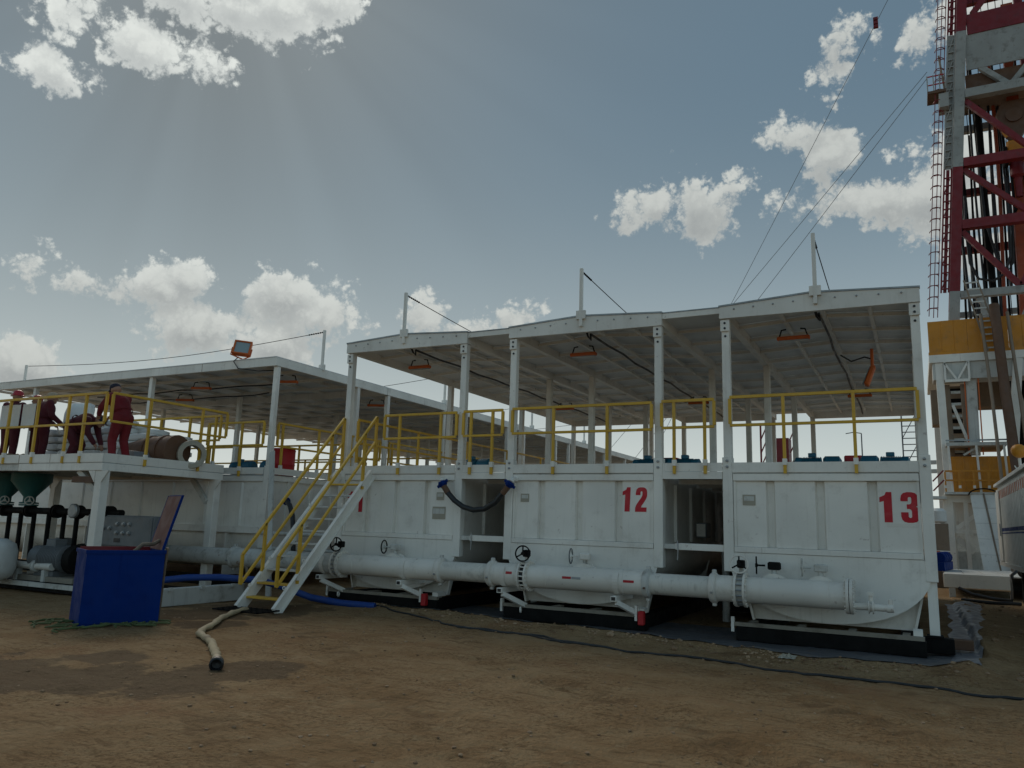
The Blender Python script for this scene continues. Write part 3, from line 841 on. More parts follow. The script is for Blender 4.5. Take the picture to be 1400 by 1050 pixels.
# ------------------------------------------------------------------ the row of long tanks on the left, one behind the other
XL, XLL = -13.38, -26.0
ordn = ['front', 'second', 'third', 'fourth', 'fifth', 'sixth', 'seventh']
for k in range(7):
    ya = 13.5 + k * 4.42
    yb = ya + 3.2
    yr = ya + 4.40
    lab = 'long white mud tank behind the mixing platform, with a flat roof' if k == 0 else 'roofed long tank, %s of the row receding behind the mixing platform' % ordn[k]
    t = thing('long_mud_tank', lab, 'tank', ((XL + XLL) / 2, ya, 0), 'long mud tanks on the left')
    # belly running left to right
    MB().prism([(p[0], p[1]) for p in u_profile(ya + 0.13, yb - 0.13, 1.30, 1.10, 0.36, 16)], YZ, XLL, XL - 0.12).build('tank_shell', 'white', t, 30)
    fwl = MB().box(XLL, XL - 0.16, ya + 0.045, ya + 0.065, 1.42, 2.48).build('front_wall', 'white', t)
    MB().box(XLL, XL - 0.162, ya + 0.0, ya + 0.10, 2.482, 2.60).build('wall_top_beam', 'white', fwl)
    MB().box(XLL, XL - 0.162, ya - 0.03, ya + 0.10, 1.28, 1.415).build('wall_bottom_beam', 'white', fwl)
    if k == 0:
        rb = MB().prism([(-0.06, 0), (-0.025, -0.035), (0.025, -0.035), (0.06, 0)], lambda a, b, d: (a, b, d), 1.45, 2.45).mesh('pressed_rib', 'white')
        for q in range(10):
            link('pressed_rib', rb, fwl, loc=(XL - 0.85 - q * 1.18, ya + 0.044, 0))
        for q in range(5):
            xx = XL - 1.2 - q * 2.6
            MB().prism([(ya - 0.02, 0.3), (ya - 0.02, 1.27), (ya + 0.10, 1.27), (ya + 0.55, 0.3)], YZ, xx, xx + 0.04).build('gusset', 'white', t)
        MB().box(XLL, XL - 0.3, ya + 0.1, ya + 0.3, 0.0, 0.26).build('skid_runner', 'blackmetal', t)
    # end wall facing the aisle
    ew = MB().box(XL - 0.10, XL - 0.08, ya + 0.162, yb - 0.02, 0.9, 2.58).build('end_wall', 'white', t)
    for q in range(3):
        yy = ya + 0.75 + q * 0.8
        MB().box(XL - 0.079, XL - 0.04, yy - 0.04, yy + 0.04, 1.44, 2.5).build('pressed_rib', 'white', ew)
    MB().box(XL - 0.078, XL - 0.03, ya + 0.162, yb, 2.50, 2.62).build('end_top_beam', 'white', ew)
    for yy in (ya, yb - 0.16):
        MB().box(XL - 0.158, XL, yy, yy + 0.16, 0.95, 2.84).build('corner_post', 'white', t, bevel=0.008)
    MB().box(XLL, XL - 0.10, ya + 0.02, yr, 2.605, 2.64).build('deck', 'deck', t)
    MB().box(XL - 0.012, XL - 0.001, ya + 0.17, yr - 0.01, 2.65, 2.80).build('toe_board', 'white', t)
    MB().box(XLL, XL - 0.165, ya - 0.004, ya + 0.01, 2.645, 2.80).build('toe_board', 'white', t)
    # canopy
    MB().box(XLL, XL, ya - 0.05, ya + 0.05, 5.22, 5.42).build('canopy_front_beam', 'white', t)
    MB().box(XL - 0.10, XL, ya + 0.052, yr - 0.01, 5.22, 5.42).build('canopy_end_beam', 'white', t)
    n = 10
    w = (XL - XLL) / n
    pb = MB().box(-w / 2 + 0.006, w / 2 - 0.006, ya - 0.06, yr - 0.004, 5.425, 5.445).mesh('roof_panel', 'roof')
    for q in range(n):
        link('roof_panel', pb, t, loc=(XLL + w * (q + 0.5), 0, 0))
    for q in range(11):
        xx = XL - 1.2 - q * 1.15
        MB().box(xx - 0.03, xx + 0.03, ya + 0.052, yr - 0.02, 5.345, 5.42).build('rafter', 'white', t)
    for q in range(3):
        yy = ya + 1.1 + q * 1.1
        MB().box(XLL, XL - 0.102, yy - 0.025, yy + 0.025, 5.27, 5.343).build('purlin', 'white', t)
    for xx in (XL - 0.14, -17.93, -23.0):
        for yy in (ya + 0.02, yb - 0.14):
            if xx < -20 and yy > ya + 1 and k:
                continue
            MB().box(xx, xx + 0.12, yy, yy + 0.12, 2.842 if xx > -14 else 2.645, 5.215 if yy < ya + 0.5 else 5.265).build('canopy_post', 'white', t, bevel=0.008)
    if k < 5:
        guard_rail('yellow guard rail along the aisle on the %s long tank' % ordn[k], (XL - 0.05, ya + 0.25), (XL - 0.05, yr - 0.15), 3.87, 3.32, (0.04, 0.36, 0.68, 0.97), 2.645)
guard_rail('yellow guard rail right of the mixing platform on the front long tank', (-15.4, 13.42), (-13.56, 13.42), 3.87, 3.32, (0.02, 0.62), 2.585)
for k, yy in ((1, 17.75), (2, 22.2), (3, 26.6)):
    guard_rail('yellow guard rail inside the roofed rows, %s from the front' % ordn[k], (-24, yy), (-13.9, yy), 3.8, 3.3, [i / 8 for i in range(9)], 2.645)


# ------------------------------------------------------------------ mixing platform
PX1, PXL = -14.02, -20.6
PY0, PY1 = 9.76, 12.75
t = thing('mixing_platform', 'white steel mixing platform on legs in front of the long tank', 'platform', ((PX1 + PXL) / 2, PY0, 0))
MB().box(PXL, PX1 - 0.012, PY0 + 0.014, PY1, 2.60, 2.64).build('deck', 'deck', t)
MB().box(PXL, PX1, PY0 - 0.012, PY0, 2.615, 2.79).build('toe_board', 'white', t)
MB().box(PX1 - 0.012, PX1, PY0 + 0.002, PY1, 2.615, 2.79).build('toe_board', 'white', t)
MB().box(-16.75, PX1 + 0.004, PY0 - 0.006, PY0 + 0.12, 2.45, 2.598).build('edge_beam', 'white', t, bevel=0.006)
MB().box(PXL, -16.76, PY0 + 0.03, PY0 + 0.12, 2.46, 2.598).build('edge_beam', 'white_dirty', t, bevel=0.006)
MB().box(PX1 - 0.12, PX1 + 0.003, PY0 + 0.122, PY1, 2.45, 2.598).build('edge_beam', 'white', t, bevel=0.006)
MB().box(PXL, PX1 - 0.124, PY1 - 0.12, PY1 - 0.001, 2.45, 2.598).build('edge_beam', 'white', t)
for q in range(6):
    xx = PX1 - 0.9 - q * 1.05
    MB().box(xx - 0.03, xx + 0.03, PY0 + 0.122, PY1 - 0.122, 2.50, 2.598).build('joist', 'white_dirty', t)
for (lx, ly) in ((PX1 - 0.1, PY0 + 0.1), (PX1 - 0.1, PY1 - 0.12), (-19.9, PY0 + 0.1), (-19.9, PY1 - 0.12)):
    lg = MB().box(lx - 0.10, lx + 0.10, ly - 0.09, ly + 0.09, 0.03, 2.448).build('leg', 'white', t, bevel=0.01)
    MB().box(lx - 0.17, lx + 0.17, ly - 0.16, ly + 0.16, 0.0, 0.028).build('foot_plate', 'white_dirty', lg)
    for s in (-1, 1):
        MB().prism([(lx + s * 0.101, 2.447), (lx + s * 0.30, 2.447), (lx + s * 0.101, 2.22)], XZ, ly - 0.10, ly - 0.07).build('gusset', 'white', lg)
    if lx > -15:
        MB().beam((lx - 0.1, ly + (0.10 if ly < 11 else -0.10), 1.95), (lx - 0.72, ly, 2.46), 0.11, 0.09, (0, 1, 0)).build('knee_brace', 'white_dirty', lg)
MB().box(PX1 - 0.95, PX1 - 0.23, PY0 + 0.04, PY0 + 0.16, 2.22, 2.34).build('rusty_joist', 'brown', t)
guard_rail('yellow guard rail along the front of the mixing platform', (-18.6, 9.74), (-14.10, 9.74), 3.98, 3.38, (0.02, 0.29, 0.51, 0.74, 0.86), 2.60)
guard_rail('yellow guard rail along the right side of the mixing platform', (-14.0, 9.80), (-14.0, 12.70), 3.98, 3.42, (0.30, 0.76), 2.60)
guard_rail('yellow guard rail on the far side of the mixing platform', (-19.2, 12.66), (-14.15, 12.66), 3.92, 3.36, (0.0, 0.2, 0.4, 0.6, 0.8, 0.97), 2.64)

# pale sheets hung on the rail
t = thing('corrugated_sheet', 'pale grey corrugated sheet hung behind the platform front rail', 'sheet', (-17.2, 10.0, 3.4))
for a, b in ((-18.1, -17.40), (-17.30, -16.85)):
    m = MB()
    n = int((b - a) / 0.06)
    top = [(a + (b - a) * i / n, 10.0 + (0.03 if i % 4 in (1, 2) else 0.0)) for i in range(n + 1)]
    m.prism(top + [(x, y + 0.012) for x, y in reversed(top)], lambda u, v, d: (u, v, d), 3.44, 3.93)
    m.build('sheet', 'sack', t)
MB().box(-18.15, -16.8, 9.99, 10.05, 3.40, 3.437).build('hanger_bar', 'blackmetal', t)

# sacks of powder piled on the platform
sb = MB()


def sack_mesh(seed):
    rr = random.Random(seed)
    bm = bmesh.new()
    bmesh.ops.create_cube(bm, size=1)
    bmesh.ops.subdivide_edges(bm, edges=bm.edges, cuts=3, use_grid_fill=True)
    for v in bm.verts:
        x, y, z = v.co * 2
        e = 1 - 0.28 * (x * x) ** 3 - 0.20 * (y * y) ** 3
        v.co = Vector((x * 0.36 * (1 - 0.05 * y * y), y * 0.24 * (1 - 0.06 * x * x), z * 0.085 * e + 0.012 * rr.uniform(-1, 1)))
    me = bpy.data.meshes.new('sack')
    bm.to_mesh(me)
    bm.free()
    me.polygons.foreach_set('use_smooth', [True] * len(me.polygons))
    me.materials.append(M['sack'])
    return me


sm = [sack_mesh(i) for i in range(4)]
rs = random.Random(4)
stacks = [(-18.75, 11.75, 5), (-17.98, 11.75, 6), (-17.2, 11.75, 5), (-16.42, 11.75, 6), (-15.64, 11.75, 4), (-18.4, 12.27, 5), (-17.6, 12.27, 6), (-16.8, 12.27, 6), (-16.0, 12.27, 5), (-15.2, 12.27, 4)]
place = ['first', 'second', 'third', 'fourth', 'fifth']
tier = ['lowest', 'second', 'third', 'fourth', 'fifth', 'sixth']
t = thing('pallet', 'long low wooden pallet under the white sacks on the platform', 'pallet', (-17, 12, 2.64))
for q in range(3):
    MB().box(-19.2, -14.8, 11.5 + q * 0.48, 11.6 + q * 0.48, 2.642, 2.72).build('runner', 'wood', t)
for q in range(16):
    MB().box(-19.2 + q * 0.275, -19.2 + q * 0.275 + 0.2, 11.46, 12.54, 2.722, 2.745).build('slat', 'wood', t)
for i, (x, y, n) in enumerate(stacks):
    for k in range(n):
        o = link('sack', sm[(i + k) % 4], None, loc=(x + rs.uniform(-.03, .03), y + rs.uniform(-.02, .02), 2.832 + k * 0.172), rot=(0, 0, rs.uniform(-0.06, 0.06) + (math.pi if k % 2 else 0)))
        row = 'front' if y < 12 else 'back'
        tag(o, 'white sack, %s layer of %s stack from the left, %s row' % (tier[k], place[i % 5], row), 'sack', 'white sacks piled on the platform')
o = link('sack', sm[1], None, loc=(-17.95, 11.72, 2.832 + 6 * 0.172 + 0.11), rot=(R(80), 0, 0.2), scale=(1, 1.1, 1.3))
tag(o, 'plump white sack standing upright on top of the sack pile', 'sack', 'white sacks piled on the platform')
# tan canvas heap at the left of the platform
m = MB()
for i in range(5):
    m.tube([(-18.5 + i * 0.2, 10.15 + 0.1 * (i % 2), 2.66 + 0.10 * (i % 3)), (-18.2 + i * 0.2, 10.2, 2.76), (-17.95 + i * 0.18, 10.2, 2.70)], [0.03, 0.11, 0.03], 8)
tag(m.build('canvas_heap', 'canvas', None, 60), 'crumpled tan canvas heap at the left end of the platform deck', 'canvas')

# tapered brown drum and pale ring lying on the platform
t = thing('mixing_hopper', 'brown tapered steel hopper lying on the platform deck', 'hopper', (-13.75, 11.5, 2.64))
MB().lathe([(0.16, 0), (0.20, 0.02), (0.34, 0.75), (0.34, 1.45), (0.36, 1.46), (0.36, 1.52), (0.30, 1.53)], (-15.75, 11.55, 3.0), (1, 0.05, 0.0), 20).build('shell', 'brown', t, 40)
MB().box(-15.0, -14.4, 11.30, 11.80, 2.642, 2.70).build('cradle', 'brown', t)
for q in (0.8, 1.2):
    MB().lathe([(0.345, -0.02), (0.365, -0.02), (0.365, 0.02), (0.345, 0.02)], (-15.75 + q, 11.55 + q * 0.05, 3.0), (1, 0.05, 0), 20).build('band', 'brown', t)
m = MB().lathe([(0.20, 0), (0.30, 0), (0.31, 0.06), (0.31, 0.30), (0.30, 0.36), (0.20, 0.36), (0.20, 0)], (-14.30, 12.0, 2.955), (0.85, -0.5, 0), 24)
m.f = m.f[:-2] if len(m.f[-1]) > 4 else m.f
tag(m.build('pipe_ring', 'plate', None, 40), 'pale hollow pipe ring standing on the platform by the brown hopper', 'ring')
m = MB()
m.prism([(-15.3, 2.65), (-14.55, 2.65), (-14.7, 2.95), (-15.2, 3.0)], XZ, 10.9, 11.3)
tag(m.build('dark_tarpaulin_bundle', 'grey', None), 'dark grey bundle on the platform beside the standing worker', 'bundle')


# ------------------------------------------------------------------ workers
def person(label, base, heading, J, suit, hat=None, hatm=None, hatkind='cap', grp='workers on the mixing platform'):
    """J: joints in body space (x right, y forward, z up); one surface grown from tapered capsules, remeshed into one skin"""
    caps = []

    def cp(a, b, ra, rb, m):
        caps.append((Vector(a), Vector(b), ra, rb, m))
    head = Vector(J['head'])
    neck = Vector(J['neck'])
    pel = Vector(J['pelvis'])
    ch = Vector(J['chest'])
    fd = Vector(J.get('face', (0, 1, 0))).normalized()
    sd = fd.cross(Vector((0, 0, 1))).normalized()
    upv = sd.cross(fd).normalized()
    # head: skull, jaw, nose, ears
    cp(head - fd * 0.02, head + fd * 0.015 + upv * 0.01, 0.098, 0.092, 1)
    cp(head + fd * 0.03 - upv * 0.02, head + fd * 0.055 - upv * 0.085, 0.07, 0.045, 1)
    cp(head + fd * 0.095 - upv * 0.01, head + fd * 0.118 - upv * 0.035, 0.014, 0.018, 1)
    for s in (-1, 1):
        cp(head + sd * (s * 0.092) + upv * 0.015, head + sd * (s * 0.094) - upv * 0.03, 0.018, 0.014, 1)
    cp(neck - upv * 0.03, head - upv * 0.06, 0.062, 0.058, 1)
    hipx = Vector((1, 0, 0))
    cp(pel - hipx * 0.09, pel + hipx * 0.09, 0.125, 0.125, 0)
    cp(pel, ch, 0.15, 0.165, 0)
    cp(pel + hipx * 0.05, ch + hipx * 0.07, 0.12, 0.13, 0)
    cp(pel - hipx * 0.05, ch - hipx * 0.07, 0.12, 0.13, 0)
    cp(ch, neck - (neck - ch) * 0.15, 0.155, 0.075, 0)
    for s, q in ((-1, 'l'), (1, 'r')):
        sh, el, wr = (Vector(J[q + k]) for k in ('sh', 'el', 'wr'))
        cp(ch + (sh - ch) * 0.3, sh, 0.11, 0.078, 0)
        cp(sh, el, 0.076, 0.058, 0)
        cp(el, wr, 0.058, 0.046, 0)
        d = (wr - el).normalized()
        lat = d.cross(Vector((0, 0, 1)))
        lat = lat.normalized() if lat.length > 0.05 else Vector((1, 0, 0))
        nr = lat.cross(d)
        cp(wr, wr + d * 0.075, 0.032, 0.036, 1)
        for i, off in enumerate((-0.030, -0.010, 0.011, 0.031)):
            L = (0.060, 0.072, 0.068, 0.052)[i]
            a = wr + d * 0.09 + lat * off
            b = a + d * L * 0.6 - nr * 0.012
            cp(a, b, 0.0125, 0.0115, 1)
            cp(b, b + d * L * 0.4 - nr * 0.03, 0.0115, 0.010, 1)
        a = wr + d * 0.035 + lat * 0.034 * -s
        cp(a, a + d * 0.04 + lat * 0.035 * -s, 0.016, 0.014, 1)
        cp(a + d * 0.04 + lat * 0.035 * -s, a + d * 0.075 + lat * 0.04 * -s, 0.014, 0.011, 1)
        hp, kn, an = pel + hipx * (s * 0.10) - Vector((0, 0, 0.04)), Vector(J[q + 'kn']), Vector(J[q + 'an'])
        cp(hp, kn, 0.110, 0.078, 0)
        cp(kn, an, 0.078, 0.062, 0)
        cp(an - Vector((0, 0, 0.01)), an + Vector((0, 0, -0.045)), 0.055, 0.05, 2)
        cp(an + Vector((0, -0.03, -0.045)), an + Vector((s * 0.03, 0.15, -0.055)), 0.046, 0.042, 2)
    caps = [(a, b, ra * (1.14 if k == 0 else 1), rb * (1.14 if k == 0 else 1), k) for (a, b, ra, rb, k) in caps]
    m = MB()
    for (a, b, ra, rb, k) in caps:
        d = (b - a)
        if d.length < 1e-4:
            d = Vector((0, 0, 1))
        L = d.length
        prof = [(max(1e-5, ra * math.sin(x)), -ra * math.cos(x)) for x in [math.pi / 2 * i / 5 for i in range(6)]]
        prof += [(max(1e-5, rb * math.cos(x)), L + rb * math.sin(x)) for x in [math.pi / 2 * i / 5 for i in range(6)]]
        m.lathe(prof, a, d, 12)
    me = m.mesh('tmp', 'skin')
    tmp = bpy.data.objects.new('tmp', me)
    COL.objects.link(tmp)
    md = tmp.modifiers.new('r', 'REMESH')
    md.mode = 'VOXEL'
    md.voxel_size = 0.0115
    md2 = tmp.modifiers.new('s', 'SMOOTH')
    md2.factor = 0.5
    md2.iterations = 2
    dg = bpy.context.evaluated_depsgraph_get()
    body = bpy.data.meshes.new_from_object(tmp.evaluated_get(dg))
    bpy.data.objects.remove(tmp)
    body.name = 'person_body'
    body.materials.clear()
    for q in (suit, 'skin', 'boot'):
        body.materials.append(M[q])
    for p in body.polygons:
        c = p.center
        best, bk = 1e9, 0
        for (a, b, ra, rb, k) in caps:
            d = b - a
            L2 = d.length_squared
            tt = max(0, min(1, (c - a).dot(d) / L2)) if L2 > 1e-9 else 0
            dist = (c - a - d * tt).length - (ra + (rb - ra) * tt)
            if dist < best:
                best, bk = dist, k
        p.material_index = bk
        p.use_smooth = True
    t = thing('person', label, 'person', base, grp)
    t.rotation_euler = (0, 0, heading)

    def ch_link(name, me):
        o = bpy.data.objects.new(name, me)
        COL.objects.link(o)
        o.parent = t
        return o
    ch_link('body', body)
    if hat:
        hc = head + upv * 0.025
        if hatkind == 'helmet':
            prof = [(0.135, -0.005), (0.138, 0.005), (0.118, 0.02), (0.112, 0.06), (0.09, 0.105), (0.05, 0.13), (0.0001, 0.138)]
        else:
            prof = [(0.104, -0.01), (0.112, 0.0), (0.113, 0.04), (0.095, 0.085), (0.05, 0.11), (0.0001, 0.116)]
        hb = MB().lathe(prof, hc, upv, 20)
        hb.prism([(-0.08, 0.08), (0.08, 0.08), (0.06, 0.16), (0.0, 0.18), (-0.06, 0.16)], lambda a, b, d: hc + sd * a + fd * b + upv * d, -0.006, 0.008)
        ch_link(hat, hb.mesh(hat, hatm, 40))
    # belt and collar keep the coverall from reading as one sheet
    bl = MB().lathe([(0.222, -0.02), (0.229, -0.02), (0.229, 0.02), (0.222, 0.02), (0.222, -0.02)], pel.lerp(ch, 0.42), (ch - pel), 20)
    s2 = Matrix.Diagonal((1.0, 0.80, 1.0))
    c0 = pel.lerp(ch, 0.42)
    bl.v = [tuple(c0 + s2 @ (Vector(v) - c0)) for v in bl.v]
    bl.f = [f for f in bl.f if len(f) == 4]
    ch_link('belt', bl.mesh('belt', suit, 40))
    return t


stand = dict(pelvis=(0, 0, 0.96), chest=(0, 0.03, 1.28), neck=(0, 0.05, 1.47), head=(0, 0.08, 1.62),
             lsh=(-0.2, 0.03, 1.40), lel=(-0.26, 0.08, 1.12), lwr=(-0.22, 0.28, 0.98), rsh=(0.2, 0.03, 1.40), rel=(0.26, 0.08, 1.12), rwr=(0.22, 0.28, 0.98),
             lkn=(-0.11, 0.03, 0.52), lan=(-0.12, 0.0, 0.10), rkn=(0.11, 0.03, 0.52), ran=(0.12, 0.0, 0.10))
# the standing worker stoops, his head low and forward
stoop = dict(stand, pelvis=(0, -0.04, 0.96), chest=(0, 0.10, 1.27), neck=(0, 0.20, 1.47), head=(0, 0.29, 1.58), face=(0, 1, -0.45),
             lsh=(-0.2, 0.15, 1.40), lel=(-0.28, 0.30, 1.16), lwr=(-0.16, 0.50, 1.05), rsh=(0.2, 0.15, 1.40), rel=(0.28, 0.28, 1.14), rwr=(0.18, 0.50, 1.05),
             lkn=(-0.12, 0.06, 0.50), lan=(-0.13, -0.02, 0.10), rkn=(0.12, 0.02, 0.50), ran=(0.15, -0.10, 0.10))
bend = dict(stand, pelvis=(0, -0.15, 0.88), chest=(0, 0.16, 1.02), neck=(0, 0.36, 1.04), head=(0, 0.48, 1.02), face=(0, 0.8, -0.6),
            lsh=(-0.2, 0.28, 1.02), lel=(-0.24, 0.34, 0.74), lwr=(-0.16, 0.46, 0.52), rsh=(0.2, 0.28, 1.02), rel=(0.24, 0.34, 0.74), rwr=(0.16, 0.46, 0.52),
            lkn=(-0.12, 0.05, 0.48), lan=(-0.13, -0.05, 0.10), rkn=(0.12, 0.02, 0.48), ran=(0.13, -0.10, 0.10))
ZD = 2.64
person('person in red coverall and dark cap stooping on the platform corner', (-14.72, 10.55, ZD), R(92), stoop, 'coverall', 'cap', 'cap')
person('person in dark maroon coverall bent far forward beside the white sacks', (-16.65, 10.9, ZD), R(-62), bend, 'coverall_dark', 'cap', 'cap')
person('person in dark maroon coverall with a red hard hat at the left of the platform', (-18.62, 10.55, ZD), R(20), stand, 'coverall_dark', 'helmet', 'helmet', 'helmet')
person('person in dark coverall and red cap behind the corrugated sheet', (-18.38, 11.05, ZD), R(170), dict(stand, head=(0, 0.1, 1.56), neck=(0, 0.06, 1.43)), 'coverall_dark', 'cap', 'helmet')
person('person in dark coverall with a beige hat near the corrugated sheet end', (-17.52, 10.62, ZD), R(-15), dict(stand, head=(0, 0.12, 1.55), neck=(0, 0.08, 1.43)), 'coverall_dark', 'hat', 'hat')


# ------------------------------------------------------------------ stair to tank 11
SA, SB_ = -10.80, -9.98
ang = math.atan2(2.58, 2.46)
t = thing('stair', 'white steel stair with yellow handrails leading up to tank 11', 'stair', ((SA + SB_) / 2, 10.5, 0))
yb0, yt0, zt0 = 10.48, 12.94, 2.60
dirn = Vector((0, yt0 - yb0, zt0)).normalized()
nrm = Vector((0, -dirn.z, dirn.y))
for xx in (SA, SB_):
    m = MB()
    a, b = Vector((xx, yb0, 0.03)), Vector((xx, yt0, zt0))
    m.beam(a, b, 0.012, 0.20, (0, -dirn.z, dirn.y))
    for s in (-1, 1):
        m.beam(a + nrm * s * 0.10 + Vector((0.03 if xx > -10.4 else -0.03, 0, 0)), b + nrm * s * 0.10 + Vector((0.03 if xx > -10.4 else -0.03, 0, 0)), 0.07, 0.012, (0, -dirn.z, dirn.y))
    sg = m.build('stringer', 'white', t)
    for fr in (0.12, 0.30, 0.70, 0.93):
        c = a.lerp(b, fr) + nrm * 0.14
        MB().torus(c, (1, 0, 0), 0.03, 0.010, 10, 5).build('lifting_eye', 'white', sg)
for k in range(10):
    fr = (k + 1) / 11.0
    y, z = yb0 + (yt0 - yb0) * fr, zt0 * fr
    MB().box(SA + 0.008, SB_ - 0.008, y - 0.10, y + 0.12, z - 0.02, z + 0.015).build('tread', 'yellow' if k in (0, 1, 9) else 'white_dirty', t, bevel=0.004)
for xx, xo in ((SA, -0.02), (SB_, 0.02)):
    hr = thing('stair_handrail', 'yellow handrail on the %s side of the white stair' % ('left' if xx < -10.4 else 'right'), 'railing', (xx, 10.5, 0.1), 'stair handrails')
    ya_, za_ = 10.46, 0.98
    yb_, zb_ = 13.0, 3.79
    P0, P1 = Vector((xx + xo, ya_, za_)), Vector((xx + xo, yb_, zb_))
    lo = Vector((0, 0, -0.52))
    MB().beam(P0, P1, 0.05).build('top_rail', 'yellow', hr, bevel=0.004)
    MB().beam(P0 + lo, P1 + lo, 0.045).build('middle_rail', 'yellow', hr, bevel=0.004)
    MB().beam(P0 - Vector((0, 0, 0.0)), P0 + lo, 0.048).build('end_stile', 'yellow', hr)
    MB().beam(P1, P1 + Vector((0, 0, -1.02)), 0.05).build('top_post', 'yellow', hr)
    for fr in (0.20, 0.86):
        q = P0.lerp(P1, fr)
        zst = zt0 * (q.y - yb0) / (yt0 - yb0)
        MB().beam(q, (q.x, q.y, zst - 0.02), 0.05).build('post', 'yellow', hr)
        MB().beam((q.x, q.y, zst + 0.04), (q.x, q.y, zst + 0.14), 0.068).build('socket', 'white', hr)
m = MB()
for i in range(9):
    m.box(-10.95 + i * 0.13, -10.93 + i * 0.13, 10.0, 10.52, gz(-10.4, 10.3) + 0.03, gz(-10.4, 10.3) + 0.055)
for i in range(5):
    m.box(-10.95, -9.89, 10.0 + i * 0.125, 10.02 + i * 0.125, gz(-10.4, 10.3) + 0.028, gz(-10.4, 10.3) + 0.05)
tag(m.build('floor_grating', 'blackmetal'), 'dark steel grating mat on the dirt at the foot of the stair', 'grating')

# ------------------------------------------------------------------ suction manifold along the tank fronts
PYc, PZc, PR = 12.45, 0.79, 0.195
YN = PYc


def flange(m, x, r, th, boltn=16):
    m.lathe([(PR * 0.9, -th), (r, -th), (r, th), (PR * 0.9, th)], (x, YN, PZc), (1, 0, 0), 32)
    for k in range(boltn):
        a = 2 * math.pi * k / boltn
        c = Vector((x, YN + math.cos(a) * (r - 0.028), PZc + math.sin(a) * (r - 0.028)))
        m.lathe([(0.013, 0), (0.013, 2 * th + 0.05)], c - Vector((th + 0.025, 0, 0)), (1, 0, 0), 6)


def handwheel(t, c, axis, r, m='blackmetal', rim='blackmetal'):
    c, axis = Vector(c), Vector(axis).normalized()
    w = MB().torus(c, axis, r, 0.013, 24, 6).build('handwheel', rim, t, 40)
    u = Vector((0, 0, 1)) if abs(axis.z) < 0.9 else Vector((1, 0, 0))
    a = axis.cross(u).normalized()
    b = a.cross(axis)
    sp = MB()
    for k in range(3):
        q = 2 * math.pi * k / 3 + 1.57
        sp.beam(c, c + a * (math.cos(q) * r) + b * (math.sin(q) * r), 0.022, 0.014, axis)
    sp.lathe([(0.03, -0.02), (0.03, 0.02)], c, axis, 10)
    sp.build('spokes', m, w)
    MB().tube([c, c - axis * 0.13], 0.014, 8).build('wheel_stem', m, t)


